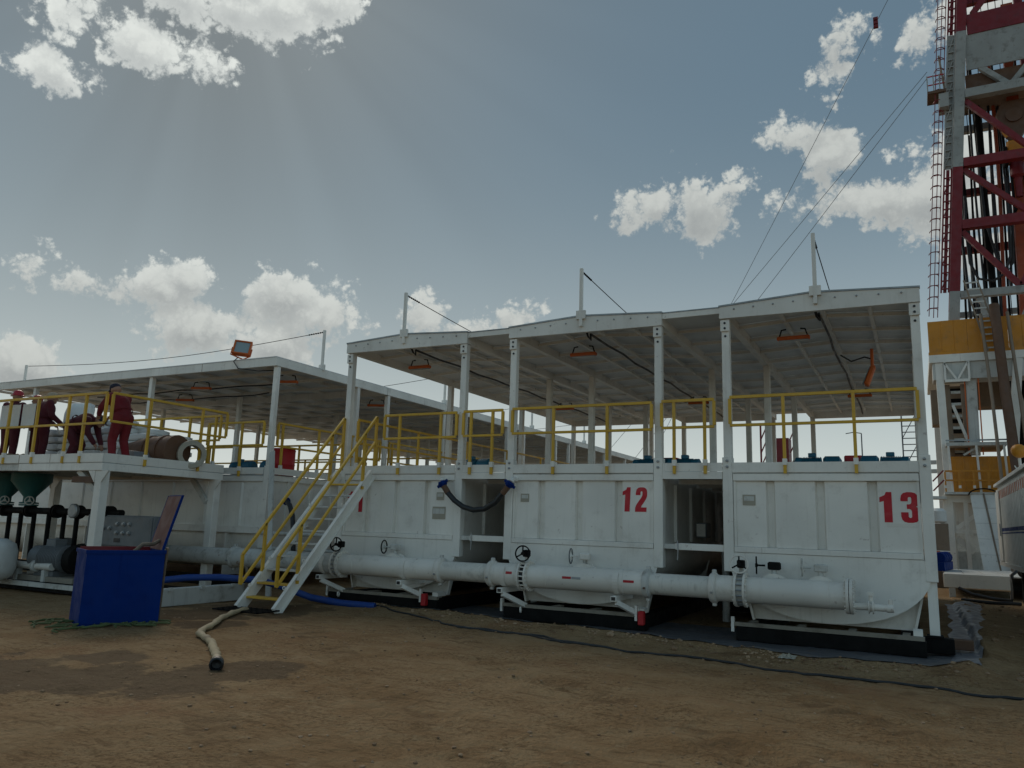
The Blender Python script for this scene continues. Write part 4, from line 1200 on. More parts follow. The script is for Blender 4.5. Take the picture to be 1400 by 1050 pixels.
secs = [(-16.4, -13.1, PR * 0.92, 'white_dirty'), (-13.1, -10.22, PR, 'white_dirty'), (-10.22, -7.86, PR, 'white_pipe'), (-7.86, -6.78, PR * 0.86, 'pipe_grimy'), (-6.78, -6.16, PR, 'white_pipe'), (-6.06, -3.92, PR, 'white_pipe'), (-3.92, -2.86, PR * 0.86, 'pipe_grimy'), (-2.86, -2.50, PR, 'white_pipe'), (-2.40, -0.93, PR, 'white_pipe')]
nm = ['grimy white manifold pipe section behind the control box', 'white manifold pipe section passing behind the stair foot', 'white manifold pipe section in front of tank 11', 'thinner grimy manifold joint between tanks 11 and 12', 'short white manifold stub left of the black-studded valve',
      'white manifold pipe section in front of tank 12 with red tape', 'thinner grimy manifold joint between tanks 12 and 13', 'short white manifold stub left of tank 13 valve', 'white manifold pipe end section in front of tank 13']
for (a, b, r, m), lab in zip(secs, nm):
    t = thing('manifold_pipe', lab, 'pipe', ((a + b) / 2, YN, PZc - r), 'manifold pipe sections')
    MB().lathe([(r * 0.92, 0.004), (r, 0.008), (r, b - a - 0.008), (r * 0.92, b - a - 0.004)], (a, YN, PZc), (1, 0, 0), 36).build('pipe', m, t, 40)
    if r == PR:
        for k in (0.18, 0.82):
            xx = a + (b - a) * k
            MB().lathe([(r, -0.008), (r + 0.004, -0.004), (r + 0.004, 0.004), (r, 0.008)], (xx, YN, PZc), (1, 0, 0), 36).build('weld_bead', m, t, 60)
    if lab.startswith('white manifold pipe section in front of tank 12'):
        for xx, w in ((-5.35, 0.16), (-4.28, 0.18)):
            arc = [(YN - (r + 0.003) * math.cos(q), PZc + (r + 0.003) * math.sin(q)) for q in (0.02, 0.12, 0.22)]
            mm = MB()
            mm.prism(arc + [(y + 0.002, z) for y, z in reversed(arc)], YZ, xx, xx + w)
            mm.build('red_tape', 'red', t)
            arc2 = [(y - 0.0004, z) for y, z in arc]
        mm = MB()
        mm.prism(arc2 + [(y + 0.002, z) for y, z in reversed(arc2)], YZ, -5.18, -5.02)
        mm.build('grey_tape', 'steel', t)
    if lab.startswith('short white manifold stub left of the black'):
        arc = [(YN - (r + 0.003) * math.cos(q), PZc + (r + 0.003) * math.sin(q)) for q in (0.12, 0.24, 0.34)]
        MB().prism(arc + [(y + 0.002, z) for y, z in reversed(arc)], YZ, -6.42, -6.30).build('red_tape', 'red', t)
    if lab.startswith('white manifold pipe end'):
        m2 = MB()
        flange(m2, -0.955, 0.25, 0.02, 20)
        m2.build('end_flange', 'white_pipe', t, 30)
        m2 = MB()
        flange(m2, -0.905, 0.25, 0.02, 20)
        m2.lathe([(0.24, 0), (0.24, 0.004), (0.0001, 0.005)], (-0.886, YN, PZc), (1, 0, 0), 24)
        m2.build('blind_flange', 'white_pipe', t, 30)
        MB().tube([(-0.88, YN - 0.02, PZc - 0.13), (-0.45, YN - 0.02, PZc - 0.13)], 0.048, 12).build('drain_pipe', 'white_pipe', t, 40)
        m2 = MB()
        m2.lathe([(0.09, -0.035), (0.09, -0.018), (0.06, -0.015), (0.06, 0.015), (0.09, 0.018), (0.09, 0.035)], (-0.66, YN - 0.02, PZc - 0.13), (1, 0, 0), 16)
        m2.tube([(-0.66, YN - 0.02, PZc - 0.05), (-0.66, YN - 0.02, PZc + 0.05)], 0.028, 8)
        m2.box(-0.70, -0.62, YN - 0.06, YN + 0.02, PZc + 0.03, PZc + 0.08)
        m2.build('drain_valve', 'white_pipe', t, 40)
        MB().lathe([(0.06, 0), (0.06, 0.06), (0.05, 0.09)], (-0.46, YN - 0.02, PZc - 0.13), (1, 0, 0), 12).tube([(-0.41, YN - 0.02, PZc - 0.10), (-0.41, YN - 0.02, PZc - 0.01)], 0.03, 8).build('hose_union', 'white_pipe', t, 40)
# slip couplings between the sections
for x, lab in ((-7.86, 'white pipe coupling at the right end of tank 11 pipe'), (-6.78, 'white pipe coupling left of tank 12'), (-3.92, 'rust-edged pipe coupling at the right end of tank 12 pipe'), (-2.86, 'white pipe coupling left of tank 13'), (-13.1, 'grimy pipe coupling left of the stair')):
    t = thing('pipe_coupling', lab, 'coupling', (x, YN, PZc - 0.24), 'manifold couplings')
    MB().lathe([(PR * 0.88, -0.06), (PR + 0.012, -0.06), (PR + 0.035, -0.03), (PR + 0.035, 0.03), (PR + 0.012, 0.05), (PR * 0.88, 0.06)], (x, YN, PZc), (1, 0, 0), 32).build('ring', 'white_dirty' if 'rust' in lab or 'grimy' in lab else 'white_pipe', t, 40)
    for s in (1, -1):
        MB().box(x - 0.03, x + 0.03, YN - 0.035, YN + 0.035, PZc + s * (PR + 0.05) - 0.03, PZc + s * (PR + 0.05) + 0.03).build('clamp_lug', 'white_dirty', t, bevel=0.008)
    MB().lathe([(0.018, 0), (0.018, 0.03)], (x, YN - PR - 0.03, PZc - 0.06), (0, -1, 0), 8).build('clamp_bolt', 'brown' if 'rust' in lab else 'steel', t)
# wafer valves in the manifold
for x, lab, rim, stud in ((-10.22, 'white flanged valve with a grimy wheel behind the stair', 'blackmetal', 'white_dirty'), (-6.11, 'manifold valve with black studs and black handwheel left of tank 12 pipe', 'blackmetal', 'blackmetal'), (-2.45, 'manifold valve with a white-rimmed handwheel left of tank 13 pipe', 'white_pipe', 'white_dirty')):
    t = thing('manifold_valve', lab, 'valve', (x, YN, PZc - 0.27), 'manifold valves')
    for s in (-1, 1):
        m = MB()
        m.lathe([(PR * 0.9, -0.016), (0.262, -0.016), (0.262, 0.016), (PR * 0.9, 0.016)], (x + s * 0.065, YN, PZc), (1, 0, 0), 36)
        m.build('flange', 'white_pipe', t, 30)
        nuts = MB()
        for k in range(18):
            a = 2 * math.pi * k / 18
            nuts.lathe([(0.017, 0), (0.017, 0.022)], (x + s * 0.081, YN + 0.235 * math.cos(a), PZc + 0.235 * math.sin(a)), (s, 0, 0), 6)
        nuts.build('flange_nuts', 'white_pipe', t)['kind'] = 'stuff'
    MB().lathe([(PR * 0.9, -0.047), (0.205, -0.047), (0.205, 0.047), (PR * 0.9, 0.047)], (x, YN, PZc), (1, 0, 0), 28).build('body', 'black' if stud == 'blackmetal' else 'white_dirty', t, 40)
    m = MB()
    for k in range(18):
        a = 2 * math.pi * k / 18
        m.lathe([(0.013, 0), (0.013, 0.096)], (x - 0.048, YN + 0.235 * math.cos(a), PZc + 0.235 * math.sin(a)), (1, 0, 0), 6)
    m.build('stud_ring', 'white_pipe' if stud == 'blackmetal' else 'steel', t)['kind'] = 'stuff'
    MB().tube([(x, YN, PZc + 0.20), (x, YN, PZc + 0.33)], 0.035, 10).build('neck', 'white_dirty', t, 40)
    MB().box(x - 0.055, x + 0.055, YN - 0.07, YN + 0.05, PZc + 0.32, PZc + 0.44).build('gearbox', 'blackmetal', t, bevel=0.015)
    handwheel(t, (x, YN - 0.17, PZc + 0.38), (0.12, -1, 0.05), 0.13, 'blackmetal', rim)
# outlet valves of the tanks behind the manifold
for x, lab, mm, rim, dz in ((-9.15, 'tank 11 outlet valve with black handwheel above the pipe', 'white_dirty', 'blackmetal', 0), (-5.15, 'tank 12 outlet valve with grey handwheel above the pipe', 'white', 'grey', 0), (-2.02, 'tank 13 outlet valve with black gearbox', 'blackmetal', 'blackmetal', 0), (-1.35, 'tank 13 outlet valve wrapped and painted white', 'white_dirty', 'white_dirty', 0)):
    t = thing('outlet_valve', lab, 'valve', (x, 12.78, 0.60), 'tank outlet valves')
    yv = 12.78
    MB().lathe([(0.15, -0.28), (0.15, -0.10), (0.23, -0.10), (0.23, -0.06), (0.19, -0.05), (0.19, 0.05), (0.23, 0.06), (0.23, 0.10), (0.15, 0.10), (0.15, 0.30)], (x, yv, PZc + 0.02), (0, 1, 0), 28).build('body', 'white_pipe', t, 30)
    MB().tube([(x, yv, PZc + 0.2), (x, yv, PZc + 0.31)], 0.04, 10).build('neck', 'white_dirty', t, 40)
    MB().box(x - 0.09, x + 0.10, yv - 0.06, yv + 0.06, PZc + 0.30, PZc + 0.42).build('gearbox', mm, t, bevel=0.02)
    handwheel(t, (x - 0.26, yv - 0.02, PZc + 0.36), (-1, -0.18, 0), 0.125, mm, rim)
# brackets carrying the manifold
for x, lab, foot in ((-10.55, 'white pipe bracket under the manifold behind the stair', 0), (-8.62, 'white pipe bracket with red foot under tank 11 pipe', 1), (-6.50, 'white pipe bracket with shackle left of tank 12', 0), (-4.42, 'white pipe bracket with red foot under tank 12 pipe', 1)):
    t = thing('pipe_bracket', lab, 'bracket', (x, YN, 0.2), 'manifold brackets')
    m = MB()
    pts = [(YN - (PR + 0.006) * math.cos(q), PZc - (PR + 0.006) * math.sin(q)) for q in [-0.75 + i * 0.24 for i in range(11)]]
    pts2 = [(YN - (PR + 0.016) * math.cos(q), PZc - (PR + 0.016) * math.sin(q)) for q in [-0.75 + i * 0.24 for i in range(11)]]
    m.prism(pts + pts2[::-1], YZ, x - 0.05, x + 0.05)
    m.build('strap', 'white_pipe', t)
    bz = PZc - PR - 0.06
    ar = MB().box(x - 0.05, x + 0.05, YN - 0.26, 13.05, bz - 0.045, bz + 0.04).build('arm', 'white', t, bevel=0.004)
    MB().box(x - 0.035, x + 0.035, YN - 0.2625, YN - 0.2605, bz - 0.03, bz + 0.025).build('dark_end_patch', 'black', ar)  # black patch stands in for the shade inside the hollow arm
    MB().beam((x + 0.03, YN - 0.20, bz - 0.06), (x + 0.28, 12.68, 0.26), 0.085, 0.06, (1, 0, 0)).build('diagonal_brace', 'white', t, bevel=0.004)
    if foot:
        MB().box(x + 0.30, x + 0.40, 12.50, 12.615, 0.12, 0.34).build('red_foot', 'red', t, bevel=0.015)
        MB().box(x + 0.24, x + 0.28, 12.54, 12.60, 0.18, 0.42).build('white_lug', 'white', t)
    else:
        MB().torus((x + 0.24, 12.56, 0.20), (1, 0.3, 0), 0.045, 0.014, 14, 6).build('shackle', 'white', t)

# black hose with blue unions hanging between tanks 11 and 12
t = thing('hose', 'black rubber hose with blue hammer unions hanging between tanks 11 and 12', 'hose', (-7.4, 12.85, 1.9))
p = [(-8.20, 2.45), (-8.14, 2.36), (-8.03, 2.22), (-7.88, 2.08), (-7.68, 1.96), (-7.45, 1.905), (-7.22, 1.93), (-7.0, 2.05), (-6.84, 2.22), (-6.72, 2.36), (-6.65, 2.46)]
MB().tube([(x, 12.84, z) for x, z in p[2:-2]], 0.052, 12).build('rubber_hose', 'black', t, 60)
for a, b, c in ((p[2], p[1], p[0]), (p[-3], p[-2], p[-1])):
    a, b, c = (Vector((q[0], 12.84, q[1])) for q in (a, b, c))
    MB().tube([a, b], 0.058, 12).build('ferrule', 'brown', t, 40)
    d = (c - b).normalized()
    m = MB().lathe([(0.05, -0.02), (0.075, 0.0), (0.085, 0.02), (0.085, 0.07), (0.06, 0.09)], b, d, 16)
    s = d.cross(Vector((0, 1, 0))).normalized()
    for q in (-1, 1):
        m.beam(b + d * 0.045 + s * q * 0.07, b + d * 0.045 + s * q * 0.125, 0.04, 0.05)
    m.beam(b + d * 0.045, b + d * 0.045 + Vector((0, -0.12, 0)), 0.04, 0.05)
    m.build('hammer_union', 'blue', t, 40)
    MB().tube([b + d * 0.09, c + Vector((0, 0.05, 0.03)), c + Vector((0, 0.22, 0.03))], 0.05, 10).build('outlet_stub', 'white', t, 40)


# ------------------------------------------------------------------ poles and wires above the roofs
def roof_pole(x, y, z0, h, label, wire_to):
    t = thing('roof_pole', label, 'pole', (x, y, z0), 'poles above the tank roofs')
    MB().box(x - 0.03, x + 0.03, y - 0.03, y + 0.03, z0 - 0.20, z0 + h).build('pole', 'white', t, bevel=0.004)
    MB().box(x - 0.09, x + 0.09, y - 0.026, y + 0.026, z0 - 0.06, z0 + 0.10).build('bracket', 'white', t)
    if wire_to:
        a, b = Vector((x, y, z0 + h - 0.05)), Vector(wire_to)
        pts = []
        for i in range(13):
            f_ = i / 12
            q = a.lerp(b, f_)
            q.z -= 0.25 * math.sin(math.pi * f_) * min(1, (b - a).length / 12)
            pts.append(q)
        MB().tube(pts, 0.009, 5).build('wire', 'blackmetal', t)
        m = MB()
        d = (pts[1] - pts[0]).normalized()
        for k in range(7):
            c = a + d * (0.06 + 0.07 * k)
            m.lathe([(0.005, -0.03), (0.02, -0.012), (0.02, 0.012), (0.005, 0.03)], c, d, 6)
        m.build('turnbuckle', 'blackmetal', t)


for num, h in ((13, 1.0), (12, 0.92), (11, 0.90)):
    xx = XS[num] + TW / 2 + (0.03 if num == 13 else 0.0)
    roof_pole(xx, Y0 - 0.065, RA, h, 'thin white pole on the roof edge of tank %d' % num, (xx, YB - 0.3, RA + 0.9))
    roof_pole(xx, YB + 0.085, RA, 0.95, 'thin white pole at the far roof end of tank %d' % num, None)
roof_pole(XL - 0.05, 15.1, 5.46, 1.02, 'thin white pole at the right roof edge of the front long tank', (-24.6, 14.2, 6.1))
roof_pole(-24.7, 14.2, 5.46, 0.68, 'thin pole far left on the front long tank roof', None)
for k, yy in ((1, 21.0), (2, 27.5), (3, 33.0)):
    roof_pole(XL - 0.05, yy, 5.46, 0.95, 'thin pole on the roof edge of the %s long tank' % ordn[k], (-24.0, yy, 6.1))


# ------------------------------------------------------------------ lamps and cables
def strip_lamp(c, yaw, label):
    t = thing('strip_lamp', label, 'lamp', c, 'orange strip lamps under the roofs')
    x, y, z = c
    d = Vector((math.cos(yaw), math.sin(yaw), 0))
    n = Vector((-d.y, d.x, 0))
    C = Vector(c)
    MB().beam(C - d * 0.28, C + d * 0.28, 0.12, 0.07).build('housing', 'orange', t, bevel=0.015)
    MB().beam(C - d * 0.25 - Vector((0, 0, 0.04)), C + d * 0.25 - Vector((0, 0, 0.04)), 0.08, 0.012).build('diffuser', 'glass', t)
    for s in (-1, 1):
        MB().tube([C + d * s * 0.24 + Vector((0, 0, 0.036)), C + d * s * 0.20 + Vector((0, 0, 0.16)), C + d * s * 0.12 + Vector((0, 0, 0.17))], 0.014, 6).build('hanger', 'blackmetal', t)


for num in (13, 12, 11):
    x = XS[num]
    strip_lamp((x + 1.02, 14.3, 5.10), 0.0, 'orange strip lamp near the front under tank %d roof' % num)
    strip_lamp((x + 1.7, 21.0, 5.10), 0.0, 'orange strip lamp farther back under tank %d roof' % num)
    m = MB()
    pts = [(x + 1.55 + 0.02 * math.sin(i * 1.3), Y0 + 0.35 + i * 0.9, 5.255 - 0.03 * (i % 2)) for i in range(14)]
    m.tube([(x + 1.5, Y0 + 0.2, 5.36), (x + 1.52, Y0 + 0.3, 5.2), (x + 1.56, Y0 + 0.34, 5.14)] + pts, 0.022, 6)
    tag(m.build('cable', 'black', None, 60), 'black lighting cable along the ceiling under tank %d roof' % num, 'cable', 'ceiling cables')
t = thing('flood_lamp', 'orange flood lamp hanging under the right side of tank 13 roof', 'lamp', (-0.62, 16.1, 4.3), 'flood lamps')
MB().tube([(-1.2, 16.5, 5.2), (-1.0, 16.3, 5.02), (-0.75, 16.1, 5.05), (-0.62, 16.1, 5.0)], 0.015, 6).build('cable', 'black', t)
MB().tube([(-0.62, 16.1, 5.2), (-0.62, 16.1, 4.86)], 0.03, 8).build('hanger', 'orange', t)
MB().beam((-0.60, 16.1, 4.86), (-0.74, 16.05, 4.48), 0.18, 0.09, (1, 0, 0)).build('housing', 'orange', t, bevel=0.02)
MB().beam((-0.665, 16.05, 4.83), (-0.80, 16.0, 4.50), 0.14, 0.01, (1, 0, 0)).build('pane', 'glass', t)

t = thing('flood_lamp', 'square orange flood lamp standing on the long tank roof edge', 'lamp', (-14.55, 13.5, 5.45), 'flood lamps')
fm = Vector((-14.55, 13.45, 5.62))
rt = Euler((R(-28), R(4), R(38))).to_matrix()


def rbox(b, x0, x1, y0, y1, z0, z1, c, rot):
    k = len(b.v)
    b.box(x0, x1, y0, y1, z0, z1)
    for i in range(k, len(b.v)):
        b.v[i] = tuple(c + rot @ Vector(b.v[i]))
    return b


b = MB()
for a in ((-0.21, -0.17, -0.06, 0.06, -0.17, 0.17), (0.17, 0.21, -0.06, 0.06, -0.17, 0.17), (-0.21, 0.21, -0.06, 0.06, 0.171, 0.205), (-0.21, 0.21, -0.06, 0.06, -0.205, -0.171), (-0.169, 0.169, -0.01, 0.058, -0.169, 0.169)):
    rbox(b, *a, fm + Vector((0, 0, 0.10)), rt)
b.build('housing', 'orange', t)
rbox(MB(), -0.168, 0.168, -0.035, -0.015, -0.168, 0.168, fm + Vector((0, 0, 0.10)), rt).build('pane', 'glass', t)
MB().tube([fm + rt @ Vector((-0.23, 0, 0)) + Vector((0, 0, 0.1)), fm + rt @ Vector((-0.23, 0, -0.22)) + Vector((0, 0, 0.1)), (-14.55, 13.5, 5.455), fm + rt @ Vector((0.23, 0, -0.22)) + Vector((0, 0, 0.1)), fm + rt @ Vector((0.23, 0, 0)) + Vector((0, 0, 0.1))], 0.018, 6).build('yoke', 'orange', t)
MB().tube([fm + Vector((-0.1, 0.0, -0.1)), (-14.75, 13.40, 5.40), (-14.6, 13.42, 5.22), (-14.0, 13.5, 5.13), (-13.6, 13.7, 5.16)], 0.014, 6).build('cable', 'black', t)
for (x, y, lab) in ((-14.1, 14.6, 'orange strip lamp under the front corner of the long tank roof'), (-14.3, 18.6, 'orange strip lamp under the second long tank roof'), (-17.2, 14.6, 'orange strip lamp under the long tank roof above the platform'), (-19.5, 16.0, 'orange strip lamp under the left part of the long tank roof')):
    strip_lamp((x, y, 5.06), R(20), lab)
for k, (xa, ya) in enumerate(((-14.4, 15.2), (-16.5, 16.4))):
    m = MB().tube([(xa - 0.62 * i, ya + 0.03 * math.sin(i * 2.2), 5.20 - 0.05 * abs(math.sin(i * 0.9))) for i in range(14)], 0.02, 6)
    tag(m.build('cable', 'black', None, 60), ['black cable slung under the front of the long tank roof', 'black cable slung deeper under the long tank roof'][k], 'cable', 'ceiling cables')


# ------------------------------------------------------------------ machinery on the decks
def agitator(x, y, z, yaw, label, m='teal', s=1.0):
    t = thing('agitator_motor', label, 'motor', (x, y, z), 'agitator motors on the tank decks')
    d = Vector((math.cos(yaw), math.sin(yaw), 0))
    C = Vector((x, y, z + 0.34 * s))
    MB().beam(C - d * 0.45 * s - Vector((0, 0, 0.30 * s)), C + d * 0.55 * s - Vector((0, 0, 0.30 * s)), 0.5 * s, 0.075 * s).build('base', 'grey', t)
    prof = [(0.10, -0.02), (0.22, 0.0)]
    for i in range(12):
        prof += [(0.24, 0.02 + i * 0.035), (0.24, 0.035 + i * 0.035), (0.22, 0.036 + i * 0.035), (0.22, 0.052 + i * 0.035)]
    prof += [(0.23, 0.46), (0.23, 0.58), (0.15, 0.62)]
    MB().lathe([(r * s, q * s) for r, q in prof], C, d, 16).build('motor', m, t, 40)
    MB().lathe([(0.20 * s, 0), (0.26 * s, -0.05 * s), (0.26 * s, -0.36 * s), (0.16 * s, -0.42 * s)], C - d * 0.03 * s, d, 14).build('gearbox', m, t, 30)
    MB().beam(C + d * 0.12 * s + Vector((0, 0, 0.28 * s)), C + d * 0.30 * s + Vector((0, 0, 0.28 * s)), 0.16 * s, 0.10 * s).build('terminal_box', m, t, bevel=0.01)
    for q in (-0.2, 0.3):
        MB().beam(C + d * q * s - Vector((0, 0, 0.262 * s)), C + d * (q + 0.1) * s - Vector((0, 0, 0.262 * s)), 0.36 * s, 0.14 * s).build('foot', m, t)


zd = DECK + 0.03
for (x, y, yw, lab) in ((-1.55, 15.6, R(185), 'teal agitator motor on tank 13 deck, left of the red box'), (-0.55, 15.6, R(0), 'teal agitator motor on tank 13 deck, right of the red box'),
                        (-6.2 + 1.45, 15.6, R(180), 'teal agitator motor on tank 12 deck, left of the red box'), (-3.05 - 1.25, 15.6, R(0), 'teal agitator motor on tank 12 deck, right of the red box'),
                        (-8.75, 15.2, R(180), 'teal agitator motor on tank 11 deck'), (-8.3, 18.4, R(0), 'teal agitator motor farther back on tank 11 deck')):
    agitator(x, y, zd, yw, lab, 'teal', 0.78)
for (x, lab) in ((-1.02, 'red control box between the motors on tank 13'), (-4.52, 'red control box between the motors on tank 12')):
    t = thing('control_box', lab, 'box', (x, 15.9, zd), 'red boxes on the decks')
    MB().box(x - 0.16, x + 0.16, 15.85, 16.15, zd + 0.12, zd + 0.50).build('casing', 'red', t, bevel=0.02)
    MB().box(x - 0.10, x + 0.10, 15.9, 16.1, zd, zd + 0.118).build('stand', 'grey', t)
agitator(-15.3, 14.6, 2.64, R(180), 'blue-green agitator motor on the front long tank, nearer the platform', 'teal', 0.7)
agitator(-14.35, 14.6, 2.64, R(0), 'blue-green agitator motor on the front long tank, nearer its corner post', 'teal', 0.7)
t = thing('red_barrel', 'red barrel on the long tank corner next to the aisle', 'barrel', (-13.75, 14.3, 2.64))
MB().lathe([(0.0001, 0.0), (0.28, 0.0), (0.30, 0.02), (0.30, 0.26), (0.31, 0.28), (0.30, 0.30), (0.30, 0.60), (0.31, 0.62), (0.29, 0.66), (0.27, 0.64), (0.0001, 0.64)], (-13.75, 14.3, 2.642), (0, 0, 1), 20).build('drum', 'red', t, 40)
MB().torus((-13.75, 14.3, 2.642 + 0.66), (0, 0, 1), 0.285, 0.012, 20, 5).build('rim', 'red', t)

# aisle between the long tank and tank 11
t = thing('dark_cover_panel', 'dark grey rubber sheet hanging in the aisle behind the stair', 'panel', (-11.4, 14.6, 0.7))
m = MB()
pr = [(-11.55 + 0.05 * i, 14.5 + 0.04 * math.sin(i * 1.1)) for i in range(15)]
m.prism(pr + [(x, y + 0.015) for x, y in reversed(pr)], lambda a, b, d: (a, b, d), 0.75, 2.2)
m.build('sheet', 'black', t)
MB().box(-12.0, -10.9, 14.46, 14.49, 2.2, 2.27).build('hanger_bar', 'white_dirty', t)
t = thing('hose', 'black hose with a blue union bending down beside the stair', 'hose', (-12.3, 13.35, 0.4), )
MB().tube([(-12.75, 13.5, 2.02), (-12.55, 13.4, 1.93), (-12.35, 13.3, 1.7), (-12.25, 13.25, 1.35), (-12.2, 13.25, 0.9), (-12.3, 13.3, 0.45)], 0.055, 10).build('rubber_hose', 'black', t, 60)
MB().lathe([(0.05, 0), (0.09, 0.01), (0.09, 0.09), (0.06, 0.11)], (-12.74, 13.5, 2.015), (-1, 0.45, 0.35), 14).build('hammer_union', 'blue', t, 40)
t = thing('wooden_plank', 'weathered plank leaning in the aisle against the long tank deck', 'plank', (-12.35, 12.6, 0.0))
MB().beam((-12.1, 12.5, 0.02), (-13.2, 13.38, 3.15), 0.14, 0.035, (0, 1, 0)).build('board', 'white_dirty', t)
t = thing('crossover_pipes', 'low white pipes crossing the aisle between long tank and tank 11', 'pipes', (-12.1, 13.4, 1.2))
for z, y in ((1.30, 13.45), (0.95, 13.7)):
    MB().tube([(XL - 0.05, y, z), (XS[11] + 0.1, y, z)], 0.045, 10).build('pipe', 'white_dirty', t, 40)
for k, y in enumerate((19.0, 23.5, 28.0)):
    t = thing('aisle_walkway', ['first', 'second', 'third'][k] + ' steel cross-walk bridging the aisle behind the stair', 'walkway', (-12.1, y, 2.55), 'aisle cross-walks')
    MB().box(XL + 0.01, XS[11] + 0.09, y, y + 0.9, 2.55, 2.62).build('deck', 'white_dirty', t)
    for s in (0.02, 0.86):
        MB().box(XL + 0.01, XS[11] + 0.09, y + s - 0.02, y + s + 0.02, 2.622, 2.72).build('toe_board', 'white', t)

# ------------------------------------------------------------------ under the platform
for x, lab in ((-19.05, 'dark green hopper cone at the far left under the platform'), (-18.1, 'dark green hopper cone under the platform left of the leg')):
    t = thing('mixing_cone', lab, 'hopper', (x, 10.9, 1.7), 'hopper cones under the platform')
    MB().lathe([(0.42, 2.48 - 1.75), (0.42, 2.30 - 1.75), (0.13, 1.95 - 1.75), (0.13, 1.82 - 1.75)], (x, 10.9, 1.75), (0, 0, 1), 24).build('cone', 'green', t, 40)
    m = MB()
    m.lathe([(0.10, 0.0), (0.20, 0.0), (0.20, 0.035), (0.13, 0.04)], (x, 10.9, 1.79), (0, 0, 1), 20)
    m.lathe([(0.20, 0.0), (0.20, 0.035)], (x, 10.9, 1.745), (0, 0, 1), 20)
    m.build('flange', 'green', t, 30)
    handwheel(t, (x + 0.25, 10.75, 1.86), (1, -0.4, 0), 0.09, 'white_dirty', 'white_dirty')
t = thing('black_pipe_header', 'black horizontal pipe header with valves under the platform', 'pipe', (-17.5, 10.95, 1.4))
MB().tube([(-20.2, 10.95, 1.64), (-14.9, 10.95, 1.64)], 0.075, 14).build('header', 'blackmetal', t, 40)
for x in (-19.05, -18.1, -17.1, -16.35, -15.3):
    MB().lathe([(0.15, -0.06), (0.15, -0.03), (0.10, -0.03), (0.10, 0.03), (0.15, 0.03), (0.15, 0.06)], (x, 10.95, 1.64), (1, 0, 0), 18).build('flanged_valve', 'blackmetal', t, 30)
for x in (-18.95, -18.5, -18.0, -17.45, -16.9, -16.45):
    MB().tube([(x, 11.0, 1.57), (x - 0.05, 11.05, 0.35)], 0.05, 10).build('downpipe', 'blackmetal', t, 40)
MB().lathe([(0.13, -0.05), (0.16, -0.03), (0.16, 0.03), (0.13, 0.05)], (-16.35, 10.84, 1.66), (0, -1, 0), 14).build('valve_bonnet', 'steel', t, 30)
# pump motors
for k, (x, y, lab) in enumerate(((-17.1, 11.2, 'grey finned pump motor under the platform, farther one'), (-16.35, 10.55, 'grey finned pump motor under the platform, nearer one'))):
    t = thing('pump_motor', lab, 'motor', (x, y, 0.2), 'pump motors under the platform')
    prof = [(0.10, -0.05), (0.24, 0.0)]
    for i in range(14):
        prof += [(0.27, 0.02 + i * 0.045), (0.27, 0.038 + i * 0.045), (0.245, 0.040 + i * 0.045), (0.245, 0.060 + i * 0.045)]
    prof += [(0.255, 0.68), (0.26, 0.88), (0.18, 0.95), (0.0001, 0.96)]
    MB().lathe(prof, (x + 0.45, y, 0.66), (-1, -0.1, 0), 20).build('motor', 'grey', t, 40)
    MB().box(x - 0.15, x + 0.15, y - 0.13, y + 0.15, 0.90, 1.06).build('terminal_box', 'grey', t, bevel=0.015)
    MB().box(x - 0.30, x + 0.35, y - 0.22, y + 0.22, 0.31, 0.41).build('foot', 'grey', t)
    MB().lathe([(0.10, 0), (0.30, 0.02), (0.30, 0.22), (0.12, 0.26), (0.12, 0.40), (0.19, 0.41), (0.19, 0.44)], (x + 0.62, y, 0.66), (1, 0.1, 0), 20).build('pump_casing', 'blackmetal', t, 40)
    MB().box(x - 0.75, x + 1.1, y - 0.28, y + 0.28, 0.20, 0.305).build('base_frame', 'grime', t)
t = thing('pump_skid', 'low dark steel skid under the pumps with white edge', 'skid', (-17.0, 10.9, 0))
MB().box(-20.3, -13.6, 10.15, 11.9, 0.02, 0.15).build('bed', 'blackmetal', t)
MB().box(-20.3, -13.6, 10.10, 10.145, 0.10, 0.195).build('edge_angle', 'white_dirty', t)
# low white pipe in front of the motors
t = thing('suction_pipe', 'short white suction pipe on stands in front of the pump motors', 'pipe', (-16.6, 10.2, 0.15))
MB().tube([(-17.3, 10.3, 0.50), (-16.0, 10.3, 0.50)], 0.075, 14).build('pipe', 'white_pipe', t, 40)
MB().lathe([(0.11, -0.05), (0.13, -0.03), (0.13, 0.03), (0.11, 0.05)], (-16.55, 10.3, 0.50), (1, 0, 0), 16).build('coupling', 'white_dirty', t, 30)
MB().lathe([(0.0001, 0), (0.08, 0.01), (0.09, 0.06), (0.075, 0.07)], (-17.36, 10.3, 0.50), (1, 0, 0), 14).build('end_cap', 'white_pipe', t, 30)
for x in (-17.15, -16.2):
    MB().box(x - 0.05, x + 0.05, 10.24, 10.36, 0.197, 0.43).build('stand', 'white_dirty', t)
